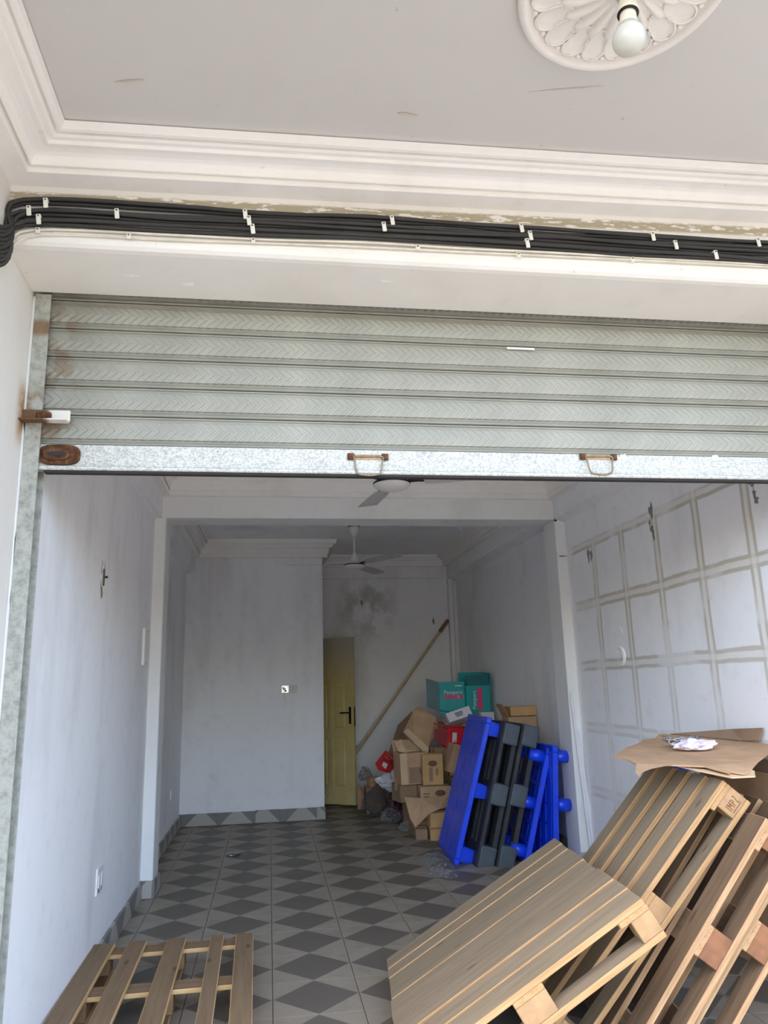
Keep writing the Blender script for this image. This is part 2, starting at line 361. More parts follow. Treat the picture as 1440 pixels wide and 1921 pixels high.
def smooth_path(pts, n=6):
    pts = [Vector(p) for p in pts]; out = []
    P = [pts[0]] + pts + [pts[-1]]
    for i in range(1, len(P)-2):
        p0, p1, p2, p3 = P[i-1:i+3]
        for j in range(n):
            t = j/n
            out.append(0.5*((2*p1) + (-p0+p2)*t + (2*p0-5*p1+4*p2-p3)*t*t + (-p0+3*p1-3*p2+p3)*t**3))
    return out + [pts[-1]]
def sweep(name, prof, path, mats, side=1, zoff=0.0, parent=None):
    """profile (d out from the wall, z) swept along a wall line with mitred corners; side=+1: room on the right of travel"""
    P = [Vector((x, y)) for x, y in path]; rows = []
    for i, p in enumerate(P):
        dirs = []
        if i > 0: dirs.append((P[i]-P[i-1]).normalized())
        if i < len(P)-1: dirs.append((P[i+1]-P[i]).normalized())
        ns = [Vector((d.y, -d.x))*side for d in dirs]
        if len(ns) == 2: m = (ns[0]+ns[1]); m = m/ (m.dot(ns[0])) if abs(m.dot(ns[0])) > 1e-6 else ns[0]
        else: m = ns[0]
        rows.append([(p.x+m.x*d, p.y+m.y*d, z+zoff) for d, z in prof])
    bm = bmesh.new(); V = [[bm.verts.new(q) for q in r] for r in rows]; n = len(prof)
    for a, b in zip(V, V[1:]):
        for j in range(n): bm.faces.new((a[j], a[(j+1) % n], b[(j+1) % n], b[j]))
    bm.faces.new(V[0]); bm.faces.new(V[-1][::-1])
    return fin(name, bm, mats, parent)
def S(o): o['kind'] = 'structure'; return o
def lettering(name, txt, size, mat, parent, Mx, ext=0.0008):
    cu = bpy.data.curves.new(name, 'FONT'); cu.body = txt; cu.size = size; cu.extrude = ext; cu.align_x = 'CENTER'; cu.align_y = 'CENTER'; cu.resolution_u = 2
    t = bpy.data.objects.new(name, cu); COL.objects.link(t)
    dg = bpy.context.evaluated_depsgraph_get(); me = bpy.data.meshes.new_from_object(t.evaluated_get(dg))
    bpy.data.objects.remove(t); bpy.data.curves.remove(cu)
    me.materials.clear(); o = link(name, me, mat, parent); o.matrix_local = Mx
    return o
def frame(u, v, n, o):
    u, v, n = Vector(u), Vector(v), Vector(n)
    return Matrix(((u.x, v.x, n.x, o[0]), (u.y, v.y, n.y, o[1]), (u.z, v.z, n.z, o[2]), (0, 0, 0, 1)))

# ------------------------------------------------------------------ structure
XW = -0.96            # porch wall on the left
XL, XR = -0.905, 2.42 # shop walls
XRL, XRR = -0.96, 2.46
YF, YS = -1.37, -1.0  # beam face, shutter plane
YP, YB = 4.85, 5.95   # partition, back wall
ZP, ZC = 3.285, 3.08  # porch ceiling, shop ceiling
S(box('ground_outside', (-40, -45, -0.30), (40, -4.9, -0.15), 'ground'))['label'] = 'pale dusty ground outside the porch'
S(box('porch_floor', (-1.2, -4.9, -0.2), (6, -1.02, -0.006), 'concrete'))
fl = S(box('floor', (-1.1, -1.02, -0.2), (2.6, 6.2, -0.010), 'grout', local=False))
tb = bmesh.new(); bbox(tb, (-0.1985, -0.1985, -0.012), (0.1985, 0.1985, 0.0), 0.0005)
tme = bpy.data.meshes.new('floor_tile'); tb.to_mesh(tme); tb.free(); tme.materials.append(M['tile'])
for i in range(-3, 6):
    for j in range(-2, 15):
        x, y = 0.2+0.4*i, 0.4*j
        if x > 2.5 or (y > 5.1 and x < 0.5): continue
        o = bpy.data.objects.new('floor_tile', tme); COL.objects.link(o); o.parent = fl
        o.location = (x, y, random.uniform(-0.0006, 0.0)); o.rotation_euler = (0, 0, random.choice((0, PI/2, PI)))
S(box('ceiling', (-1.2, -1.06, ZC), (2.7, 6.2, ZC+0.15), 'wall', local=False))
S(box('porch_ceiling', (-1.2, -2.72, ZP), (6, -1.30, ZP+0.12), 'ceiling', local=False))
S(box('porch_roof_slab', (-1.2, -2.76, ZP+0.12), (6, -0.9, ZP+0.3), 'concrete'))
S(box('wall_porch_left', (-1.2, -2.15, -0.2), (XW, -0.95, ZP+0.1), 'wall_outer', local=False))
S(box('wall_left', (-1.2, -0.95, -0.1), (XL, 2.1, ZC), 'wall', local=False))
S(box('wall_left_rear', (-1.2, 2.1, -0.1), (XRL, 6.2, ZC), 'wall', local=False))
S(box('wall_right', (XR, -1.0, -0.1), (2.7, 2.1, ZC), 'wall_grid', local=False))
S(box('wall_right_rear', (XRR, 2.1, -0.1), (2.7, 6.2, ZC), 'wall', local=False))
S(box('wall_right_front', (XR, -1.368, -0.1), (6, -1.0, ZP+0.2), 'wall_outer', local=False))
S(box('wall_back', (-1.1, YB, -0.1), (2.7, 6.2, ZC), 'wall_back', local=False))
S(box('wall_partition', (XRL, YP, 0), (0.585, YP+0.12, ZC), 'wall', local=False))
# beam over the shutter: face, soft lower edge, soffit
bm = bmesh.new()
prof = [(YF, ZP+0.1), (YF, 2.99), (YF+0.004, 2.975), (YF+0.016, 2.965), (YF+0.035, 2.961), (-1.045, 2.952), (-1.045, ZP+0.1)]
a = [bm.verts.new((XW, y, z)) for y, z in prof]; b = [bm.verts.new((2.46, y, z+0.010)) for y, z in prof]
n = len(prof)
for i in range(n): bm.faces.new((a[i], a[(i+1) % n], b[(i+1) % n], b[i]))
bm.faces.new(a[::-1]); bm.faces.new(b)
S(fin('beam_front', bm, 'beam'))
S(box('wall_above_shutter', (-1.2, -0.93, 2.95), (6, -0.80, ZP), 'wall', local=False))
# cross beam and columns between the two rooms
S(box('beam_middle', (-0.86, 1.98, 2.715), (2.335, 2.25, ZC), 'column', bev=0.004))
for nm, lo, hi in (('column_left', (-1.0, 1.98, 0), (-0.822, 2.25, 2.72)), ('column_right', (2.335, 1.98, 0), (2.6, 2.25, 2.72))):
    S(box(nm, lo, hi, 'column', bev=0.006))
def side_beam(nm, x0, x1, y0, y1, z, mat='wall'):
    bm = bmesh.new(); s_ = 1 if x1 > x0 else -1
    pf = [(x0, ZC), (x1, ZC), (x1, z+0.03), (x1-s_*0.01, z+0.008), (x1-s_*0.03, z), (x0, z-0.03)]
    a = [bm.verts.new((x, y0, zz)) for x, zz in pf]; b = [bm.verts.new((x, y1, zz)) for x, zz in pf]
    for i in range(len(pf)): bm.faces.new((a[i], a[(i+1) % 6], b[(i+1) % 6], b[i]))
    bm.faces.new(a[::-1]); bm.faces.new(b); return S(fin(nm, bm, mat))
side_beam('beam_side_left', XL-0.02, -0.853, -0.8, 1.98, 2.715)
side_beam('beam_side_right', XR+0.02, 2.33, -0.8, 1.98, 2.715)
side_beam('beam_rear_left', XRL-0.02, -0.87, 2.25, YP, 2.715)
side_beam('beam_rear_right', XRR+0.02, 2.325, 2.25, YB, 2.77)
S(box('beam_rear_back', (0.585, YB-0.05, 2.79), (2.325, YB+0.05, ZC), 'wall_back', local=False))
S(box('pilaster_back', (2.33, YB-0.10, 0), (2.385, YB+0.02, 2.78), 'column', bev=0.006))
# cornices
def corn(zb, h, dmax):
    pr = [(0, -0.012), (0.080, -0.012), (0.083, -0.009), (0.084, 0.032), (0.094, 0.032), (0.094, 0.010), (0.099, 0.012), (0.103, 0.034), (0.112, 0.045), (0.128, 0.052), (0.148, 0.055), (0.160, 0.055), (0.162, 0.049), (0.170, 0.049), (0.172, 0.066), (0.180, 0.063), (0.192, 0.063), (0.201, 0.069), (0.202, 0.090), (0.213, 0.090), (0.213, 0.069), (0.226, 0.071), (0.232, 0.076), (0.238, 0.102), (0, 0.102)]
    return [(d/0.238*dmax, zb+(z/0.102)*h) for d, z in pr]
S(sweep('trim_1', corn(3.203, 0.082, 0.238), [(XW, -2.15), (XW, YF), (6, YF)], 'trim'))
S(sweep('trim_2', corn(2.905, 0.18, 0.16), [(-0.853, -0.8), (-0.853, 1.98), (2.33, 1.98), (2.33, -0.8)], 'trim'))
S(sweep('trim_3', corn(2.905, 0.18, 0.16), [(-0.87, 2.25), (-0.87, YP), (0.585, YP), (0.585, YB-0.05), ], 'trim'))
S(sweep('trim_4', corn(2.955, 0.13, 0.15), [(0.60, YB-0.05), (2.325, YB-0.05), (2.325, 2.25)], 'trim'))
TILT = 0.020     # the porch ceiling rises a little to the right
for nm in ('trim_1', 'porch_ceiling', 'porch_roof_slab'):
    o = bpy.data.objects[nm]
    for v in o.data.vertices: v.co.z += TILT*max(0.0, v.co.x+o.location.x-XW)
# skirting: cut pieces of floor tile
def skirting(nm, x0, y0, x1, y1, h, th=0.016):
    L = math.hypot(x1-x0, y1-y0); d = ((x1-x0)/L, (y1-y0)/L); nrm = (d[1], -d[0])
    base = S(thing(nm, (x0, y0, 0), None, None)); p = 0.0; base.rotation_euler = (0, 0, math.atan2(d[1], d[0]))
    while p < L-0.01:
        ln = min(random.choice((0.40, 0.40, 0.26, 0.33)), L-p)
        box('skirting_tile', (p+0.001, -th*random.uniform(0.85, 1.15), 0.0), (p+ln-0.001, 0.0, h*random.uniform(0.96, 1.03)), 'skirting', base, 0.0015)
        p += ln
    return base
skirting('baseboard_left', XL, -0.9, XL, 1.98, 0.115)
skirting('baseboard_column_left', -0.905, 1.98, -0.822, 1.98, 0.115)
skirting('baseboard_column_left_side', -0.822, 1.966, -0.822, 2.25, 0.115)
skirting('baseboard_left_rear', XRL, 2.25, XRL, YP, 0.115)
skirting('baseboard_partition', XRL, YP, 0.595, YP, 0.125, 0.02)
skirting('baseboard_right', XR, 1.96, XR, -0.9, 0.115)
skirting('baseboard_column_right', 2.335, 1.98, 2.42, 1.98, 0.115)
skirting('baseboard_right_rear', XRR, 5.9, XRR, 2.27, 0.115)

# chipped and patched places on the right wall and elsewhere: thin raised or sunk blobs, parts of their wall
def blob(name, c, axes, rx, rz, mat, parent, th=0.004, jag=0.35, n=14, seed=0):
    rnd = random.Random(seed); u, v, nn = [Vector(a) for a in axes]; c = Vector(c); pts = []
    for i in range(n):
        a = 2*PI*i/n; r = 1+rnd.uniform(-jag, jag); pts.append(c+u*rx*r*math.cos(a)+v*rz*r*math.sin(a)-nn*0.001)
    bm = bmesh.new(); quadpoly(bm, pts, nn*(th+0.001)); return fin(name, bm, mat, parent)
wr = bpy.data.objects['wall_right']; RA = ((0, 1, 0), (0, 0, 1), (-1, 0, 0))
sc_ = lambda y, z: (2.42, -3.923+(y+3.923)*1.0082, 1.392+(z-1.392)*1.0082)
for i, (y, z, ry, rz) in enumerate([(1.51, 2.335, .018, .055), (1.46, 2.32, .018, .04), (0.50, 2.445, .022, .05), (0.53, 2.375, .014, .016), (0.52, 2.335, .022, .026), (0.50, 2.285, .012, .03), (-0.52, 2.36, .012, .016), (-0.535, 2.34, .016, .02), (-0.54, 2.29, .012, .03), (-0.55, 2.255, .016, .022)]):
    blob('plaster_chip', sc_(y, z), RA, ry, rz, 'chip', wr, 0.002, 0.45, 13, i)
blob('filler_dab', sc_(1.09, 1.721), RA, 0.022, 0.026, 'patch_white', wr, 0.004, 0.2, 14, 31)
bm = bmesh.new(); arc = []
for i in range(20):
    a = math.radians(150 - i*13.5); arc.append(sc_(1.13+0.062*math.cos(a)*-1, 1.55+0.058*math.sin(a)))
tube(bm, [Vector(p)+Vector((-0.001, 0, 0)) for p in arc], [0.005+0.012*math.sin(PI*i/19) for i in range(20)], 6)
for v in bm.verts: v.co.x = 2.42+(v.co.x-2.42)*0.8
fin('filler_ring', bm, 'patch_white', wr)
pb = bpy.data.objects['wall_back']; BA = ((1, 0, 0), (0, 0, 1), (0, -1, 0))
blob('plaster_chip', (2.13, YB, 2.22), BA, 0.014, 0.04, 'chip', pb, 0.002, 0.4, 11, 51)
blob('plaster_chip', (1.18, YB, 2.47), BA, 0.02, 0.03, 'chip', pb, 0.002, 0.6, 11, 52)
cr = bpy.data.objects['column_right']
blob('crack_chip', Vector((2.39, 1.98, 2.405))-cr.location, BA, 0.035, 0.006, 'chip', cr, 0.002, 0.5, 11, 53)
blob('crack_chip', Vector((2.345, 1.98, 2.708))-cr.location, BA, 0.012, 0.008, 'dark', cr, 0.002, 0.4, 9, 54)
wl_ = bpy.data.objects['wall_left']; LA = ((0, -1, 0), (0, 0, 1), (1, 0, 0))
blob('filler_patch', (XL, 0.25, 2.0), LA, 0.05, 0.09, 'chip', wl_, 0.0015, 0.5, 15, 61)
blob('filler_patch', (XL, 0.24, 2.0), LA, 0.036, 0.075, 'patch_white', wl_, 0.003, 0.45, 15, 62)
bfr = bpy.data.objects['beam_front']
for i, (x, z) in enumerate([(0.42, 2.958), (-0.55, 2.956), (-0.35, 2.957)]):
    blob('paint_flake', (x, -1.25+0.05*i, z), ((1, 0, 0), (0, 1, 0), (0, 0, -1)), 0.022, 0.008, 'patch_white', bfr, 0.0008, 0.7, 11, 70+i)
pc_ = bpy.data.objects['porch_ceiling']
for i, (x, y, rx, ry, a) in enumerate([(0.93, -1.90, 0.11, 0.0025, -12), (0.43, -1.74, 0.035, 0.006, 5), (-0.48, -1.80, 0.05, 0.003, -10)]):
    ca, sa = math.cos(math.radians(a)), math.sin(math.radians(a))
    blob('ceiling_scratch', (x, y, ZP+TILT*(x-XW)), ((ca, sa, 0), (-sa, ca, 0), (0, 0, -1)), rx, ry, 'chip_light', pc_, 0.0008, 0.3, 12, 110+i)
# ragged plaster edge beside the shutter rail
bm = bmesh.new(); ps = []; rnd = random.Random(5)
for i in range(40):
    z = 2.94*i/39; ps.append((XW+0.010+0.010*mnoise.noise((0, 0, z*6))+rnd.uniform(-.003, .003), -1.03, z))
left = [(XW-0.01, -1.03, 2.94), (XW-0.01, -1.03, 0)]
quadpoly(bm, ps+left, (0, 0.05, 0)); fin('plaster_edge', bm, 'patch_white', bpy.data.objects['wall_porch_left'])

# ------------------------------------------------------------------ roller shutter
sh = thing('roller_shutter', (0.75, YS, 2.22), 'grey corrugated roller shutter of embossed steel slats, half raised in the opening', 'shutter')
X0, X1 = -0.905, 2.44
sl = bmesh.new(); P = 0.122
prof = [(0.012, 0.0590), (-0.002, 0.0575), (-0.0045, 0.0555), (-0.0045, 0.0520), (0.003, 0.0490), (0.003, 0.0455), (-0.002, 0.0425), (-0.0045, 0.034), (-0.006, 0.018), (-0.0065, 0.0), (-0.006, -0.018), (-0.004, -0.034), (0.001, -0.036), (0.011, -0.0495), (0.000, -0.051), (-0.005, -0.052), (-0.006, -0.056), (-0.002, -0.0590), (0.010, -0.0600), (0.014, -0.045), (0.014, 0.045)]
hx = (X1-X0)/2; nx = 1
rows = [[sl.verts.new((x, y, z)) for y, z in prof] for x in (-hx, hx)]
n = len(prof)
for j in range(n): sl.faces.new((rows[0][j], rows[0][(j+1) % n], rows[1][(j+1) % n], rows[1][j]))
sl.faces.new(rows[0]); sl.faces.new(rows[1][::-1]); bmesh.ops.recalc_face_normals(sl, faces=sl.faces[:])
sme = bpy.data.meshes.new('slat'); sl.to_mesh(sme); sl.free(); sme.materials.append(M['slat'])
for k_ in range(6):
    o = bpy.data.objects.new('slat', sme); COL.objects.link(o); o.parent = sh
    o.location = ((X0+X1)/2-0.75, 0.0, 2.394+P*k_-2.22)
def shbox(name, lo, hi, mats, parent=sh, bev=0.002):
    return box(name, [lo[0]-0.75, lo[1]-YS, lo[2]-2.22], [hi[0]-0.75, hi[1]-YS, hi[2]-2.22], mats, parent, bev)
bb = shbox('bottom_bar', (X0, -1.012, 2.243), (X1, -0.985, 2.332), 'galv')
shbox('bottom_lip', (X0, -1.030, 2.226), (X1, -0.985, 2.243), 'galv', bev=0.004)
shbox('rubber_strip', (X0+0.03, -1.022, 2.216), (X1, -0.99, 2.226), 'dark')
def ell(name, c, rx, rz, y0, y1, mat, parent, pw=3.2):
    bm = bmesh.new(); pts = []
    for i in range(28):
        a = 2*PI*i/28; cx, cz = math.cos(a), math.sin(a)
        pts.append((c[0]+rx*math.copysign(abs(cx)**(2/pw), cx), y0, c[1]+rz*math.copysign(abs(cz)**(2/pw), cz)))
    quadpoly(bm, pts, (0, y1-y0, 0)); return fin(name, bm, mat, parent)
ox, oz = -0.75, -2.22
lk = ell('lock_plate', (-0.822+ox, 2.288+oz), 0.075, 0.040, -0.012, -0.022, 'rust', sh); lk['label'] = 'rusty oval lock plate'
ell('lock_body', (-0.83+ox, 2.288+oz), 0.048, 0.024, -0.022, -0.034, 'rust', lk)
ell('lock_slot', (-0.83+ox, 2.288+oz), 0.032, 0.008, -0.034, -0.0355, 'dark', lk, 4)
for x in (0.365, 1.354):
    z0 = 2.300 if x < 1 else 2.318
    h = shbox('pull_handle', (x-0.072, -1.016, z0-0.010), (x+0.072, -1.012, z0+0.012), 'rust_light'); h['label'] = 'wire pull handle on a rust stained plate'
    for s_ in (-1, 1):
        bm = bmesh.new(); bbox(bm, (s_*0.070-0.014, -0.010, -0.014), (s_*0.070+0.014, -0.002, 0.014), 0.003); fin('rusty_lug', bm, 'rust', h)
    bm = bmesh.new()
    tube(bm, smooth_path([(-0.058, -0.008, 0.0), (-0.055, -0.016, -0.03), (-0.050, -0.020, -0.066), (-0.040, -0.021, -0.078), (0, -0.022, -0.083), (0.040, -0.021, -0.078), (0.050, -0.020, -0.066), (0.055, -0.016, -0.03), (0.058, -0.008, 0.0), (0.0, -0.008, 0.001), (-0.056, -0.008, 0.0)], 4), 0.0038, 6)
    fin('wire_loop', bm, 'wire', h, True)
for i, (x, z) in enumerate([(0.74, 2.318), (1.475, 2.325), (1.90, 2.328)]):
    blob('paint_blotch', (x+ox, -0.0125, z+oz), ((1, 0, 0), (0, 0, 1), (0, -1, 0)), 0.014, 0.010, 'patch_white', sh, 0.001, 0.4, 10, 90+i)
shbox('adhesive_tape', (0.985, -1.0135, 2.803), (1.11, -1.0095, 2.812), 'white_print', bev=0)
def rail(x0, x1, label):
    t = thing('shutter_rail', ((x0+x1)/2, YS, 0), label, 'rail')
    w2 = abs(x1-x0)/2
    bm = bmesh.new(); bbox(bm, (-w2, -0.042, 0), (w2, -0.034, 2.945), 0.0015); fin('front_flange', bm, 'rail', t)
    bm = bmesh.new(); bbox(bm, (-w2 if x0 < 0 else w2-0.006, -0.034, 0), (-w2+0.006 if x0 < 0 else w2, 0.045, 2.945), 0); fin('web', bm, 'rail', t)
    bm = bmesh.new(); bbox(bm, (-w2, 0.037, 0), (w2, 0.045, 2.945), 0.0015); fin('rear_flange', bm, 'rail', t)
    return t
lr = rail(-0.948, -0.890, 'galvanised shutter guide rail at the left of the opening')
rail(2.385, 2.44, 'galvanised shutter guide rail at the right end of the opening')
br = thing('angle_bracket', (-0.88, YS-0.045, 2.43), 'rusty steel angle bracket with a white right end across the left shutter rail', 'bracket')
bm = bmesh.new(); bbox(bm, (-0.09, -0.008, -0.020), (0.095, 0.0, 0.026), 0.003); fin('upright_flange', bm, 'bracket', br)
bm = bmesh.new(); bbox(bm, (-0.09, -0.045, -0.026), (0.092, 0.0, -0.020), 0.002); fin('bottom_flange', bm, 'bracket', br)
bm = bmesh.new(); bbox(bm, (-0.025, -0.022, -0.022), (0.03, -0.006, 0.014), 0.006); fin('weld_lump', bm, 'rust', br)

# ------------------------------------------------------------------ cables over the shutter
def cable(zl, zm, zr, y, r, mat, label, group, corner, wob, seed):
    rnd = random.Random(seed); pts = []
    cx, cz = corner     # where it turns at the left wall
    y0 = YF-r-y-0.004
    # along the left wall towards the porch, then round the corner
    xw = XW+r+0.004
    pts += [(xw, -2.1, cz-0.10), (xw, -1.9, cz-0.09), (xw, -1.60, cz-0.085), (xw, -1.47, cz-0.06), (xw+0.02, y0-0.02, cz)]
    pts += [(cx, y0, zl)]
    for i in range(1, 15):
        x = -0.75+i*0.36
        t = (x+0.824)/1.24; z = zl+(zm-zl)*t if t < 1 else zm+(zr-zm)*min(1.5, (t-1)/0.95)
        pts.append((x, y0-rnd.uniform(0, 0.006), z+rnd.uniform(-wob, wob)))
    bm = bmesh.new(); tube(bm, smooth_path(pts, 5), r, 8)
    o = fin('cable', bm, mat, smooth=True); return tag(o, label, 'cable', group)
GB = 'black cables clipped above the shutter'
zs = [(3.127, 3.146, 3.146), (3.112, 3.131, 3.131), (3.119, 3.138, 3.138), (3.080, 3.112, 3.108), (3.066, 3.097, 3.094), (3.073, 3.104, 3.101), (3.040, 3.082, 3.072), (3.027, 3.060, 3.058), (3.034, 3.068, 3.065), (3.075, 3.089, 3.110)]
ORDC = ['first', 'second', 'third', 'fourth', 'fifth', 'sixth', 'seventh', 'eighth', 'ninth', 'tenth']
RK = [ORDC[sorted([-q[1] for q in zs]).index(-z[1])] for z in zs]
for i, z in enumerate(zs):
    cable(z[0], z[1], z[2], 0.001 if i not in (2, 5, 8, 9) else 0.014, 0.0078, 'cable_black', 'black cable, %s from the top in the bundle clipped above the shutter' % RK[i], GB, (-0.915+0.004*(i % 5)+0.006*(i//3), 3.02-0.016*i), 0.0055, i)
for i, z in enumerate([(3.012, 3.040, 3.047), (2.994, 3.022, 3.036)]):
    cable(z[0], z[1], z[2], 0.0, 0.0046 if i == 0 else 0.0036, 'cable_white', ['upper of the two thin white cables just under the black cables', 'lower of the two thin white cables, along the lower edge of the beam'][i], None, (-0.87+0.03*i, 2.93-0.01*i), 0.002, 40+i)
ORD = ['first', 'second', 'third', 'fourth', 'fifth', 'sixth', 'seventh']
rowA = [(-0.824, 3.103, 1), (-0.124, 3.110, 1), (0.428, 3.124, 1), (0.942, 3.128, 1), (1.493, 3.128, 1), (1.958, 3.132, 1)]
rowB = [(-0.878, 3.068, 1), (-0.579, 3.078, 1), (-0.110, 3.084, 1), (0.396, 3.094, 1), (0.976, 3.096, 1), (1.588, 3.096, 1)]
rowC = [(-0.843, 3.036, 1), (-0.096, 3.050, 1), (0.961, 3.062, 1), (1.759, 3.062, 1)]
rowW = [(-0.85, 3.006, 0), (-0.538, 3.004, 0), (-0.094, 3.016, 0), (0.528, 3.028, 0), (0.929, 3.022, 0), (1.406, 3.032, 0)]
for rn, row in (('top row over the black cables', rowA), ('middle row over the black cables', rowB), ('bottom row over the black cables', rowC), ('row on the thin white cables', rowW)):
    for i, (x, z, big) in enumerate(row):
        hh = 0.019 if big else 0.010
        t = thing('cable_clip', (x, YF, z), 'white plastic cable clip, %s from the left in the %s' % (ORD[i], rn), 'clip', 'white cable clips on the beam')
        bm = bmesh.new(); R_ = Matrix.Rotation(math.radians(-7), 4, 'Y'); d_ = 0.042 if big else 0.020
        bbox(bm, (-0.008, -d_, -hh), (0.008, -d_+0.006, hh), 0.002, T=R_); bbox(bm, (-0.008, -d_, hh-0.005), (0.008, 0.0, hh+0.002), 0.0015, T=R_)
        fin('clip_body', bm, 'clip', t)
        bm = bmesh.new(); tube(bm, [R_ @ Vector((0, -d_-0.002, hh-0.006)), R_ @ Vector((0, -d_+0.004, hh-0.006))], 0.003, 8); fin('nail', bm, 'nail', t)

# ------------------------------------------------------------------ ceiling rose with lamp
MC = Vector((0.964, -2.303, ZP+TILT*1.924)); RM = 0.304
rose = thing('ceiling_rose', MC, 'round white plaster ceiling rose with fluted petals on the porch ceiling', 'ceiling rose')
rose.rotation_euler = (0, -math.atan(TILT), 0)
bm = bmesh.new()
lathe(bm, [(RM, 0.001), (RM+0.001, -0.008), (RM-0.003, -0.018), (RM-0.010, -0.025), (RM-0.020, -0.026), (RM-0.028, -0.021), (RM-0.031, -0.012), (RM-0.034, -0.008), (0.20, -0.008), (0.12, -0.012), (0.06, -0.022), (0.045, -0.030), (0.02, -0.030)], 96)
fin('plate', bm, 'plaster', rose, True)
NP = 20
def petal_mesh():
    bm = bmesh.new(); r0, r1 = 0.150, RM-0.040; L_ = r1-r0; out = []
    for q in range(25):
        t = q/24; wv_ = 0.0350*(math.sin(PI*min(1, 0.5*(t**0.8)/0.62)) if t < 0.62 else math.sqrt(max(0, 1-((t-0.62)/0.38)**2)))
        out.append((r0+L_*t, max(wv_, 0.0006)))
    loop = [Vector((x, y, 0)) for x, y in out] + [Vector((x, -y, 0)) for x, y in out[::-1]]
    tube(bm, [p+Vector((0, 0, -0.013)) for p in loop]+[loop[0]+Vector((0, 0, -0.013))], 0.0042, 6, False)
    rings = []
    for f, z in ((1.0, -0.013), (0.8, -0.009), (0.45, -0.0075)):
        c = Vector((r0+L_*0.6, 0, 0)); rings.append([bm.verts.new((c+(p-c)*f)+Vector((0, 0, z))) for p in loop])
    n = len(loop)
    for a, b in zip(rings, rings[1:]):
        for k_ in range(n): bm.faces.new((a[k_], a[(k_+1) % n], b[(k_+1) % n], b[k_]))
    bm.faces.new(rings[-1]); return bm
def lobe_mesh(r0, r1, wd, hh, swirl):
    bm = bmesh.new(); rows = []
    for q in range(15):
        t = q/14; ww = wd*(0.40+0.60*t)*(1 if t < 0.75 else math.sqrt(max(0.0, 1-((t-0.75)/0.25)**2)))+0.0003
        x = r0+(r1-r0)*t; yc = swirl*(t**1.6-0.3); h0 = hh*(0.55+0.45*math.sin(PI*min(1, t*0.95+0.05)))
        rows.append([bm.verts.new((x, yc+ww*math.cos(a_), -0.010-h0*math.sin(a_)*(ww/wd)**0.5)) for a_ in [PI*k_/8 for k_ in range(9)]])
    for a, b in zip(rows, rows[1:]):
        for k_ in range(8): bm.faces.new((a[k_], a[k_+1], b[k_+1], b[k_]))
    return bm
pm_ = None
for nm, bm, off in (('petal', petal_mesh(), 0.0), ('leaf', lobe_mesh(0.05, 0.182, 0.0175, 0.024, 0.012), 0.5)):
    o0 = fin(nm, bm, 'plaster', rose, True)
    for k_ in range(NP):
        o = o0 if k_ == 0 else o0.copy()
        if k_: COL.objects.link(o); o.parent = rose
        o.rotation_euler = (0, 0, 2*PI*(k_+off)/NP)
bead0 = None
for k_ in range(NP):
    if bead0 is None:
        bm = bmesh.new(); bmesh.ops.create_icosphere(bm, subdivisions=2, radius=0.0085); bead0 = fin('bead', bm, 'plaster', rose, True); o = bead0
    else:
        o = bead0.copy(); COL.objects.link(o); o.parent = rose
    a = 2*PI*(k_+0.5)/NP; o.location = ((RM-0.047)*math.cos(a), (RM-0.047)*math.sin(a), -0.010)
lp = thing('pendant_bulb_lamp', MC+Vector((0, 0, -0.022)), 'frosted light bulb in a cream lamp holder hanging under the plaster ceiling rose', 'lamp')
bm = bmesh.new(); lathe(bm, [(0.034, 0), (0.036, -0.012), (0.030, -0.030), (0.020, -0.040), (0.014, -0.048)], 24); fin('rose_cover', bm, 'grey_plastic', lp, True)
Tt = Matrix.Rotation(math.radians(4), 4, 'Y')
bm = bmesh.new(); lathe(bm, [(0.012, -0.040), (0.022, -0.046), (0.025, -0.058), (0.025, -0.076), (0.029, -0.078), (0.029, -0.090), (0.022, -0.092)], 24, Tt); fin('lamp_holder', bm, 'holder', lp, True)
bm = bmesh.new(); lathe(bm, [(0.0292, -0.0885), (0.0298, -0.0905), (0.0292, -0.0925)], 24, Tt); fin('holder_ring', bm, 'black_metal', lp, True)
bm = bmesh.new(); lathe(bm, [(0.022, -0.091), (0.0225, -0.10), (0.0245, -0.118), (0.029, -0.134)], 24, Tt); fin('bulb_collar', bm, 'holder', lp, True)
bm = bmesh.new(); c0 = -0.176; R0 = 0.0455
lathe(bm, [(0.029, -0.134)]+[(R0*math.sin(t_), c0+R0*math.cos(t_)) for t_ in [math.radians(d_) for d_ in range(42, 179, 9)]]+[(0.001, c0-R0)], 28, Tt); fin('bulb', bm, 'bulb', lp, True)

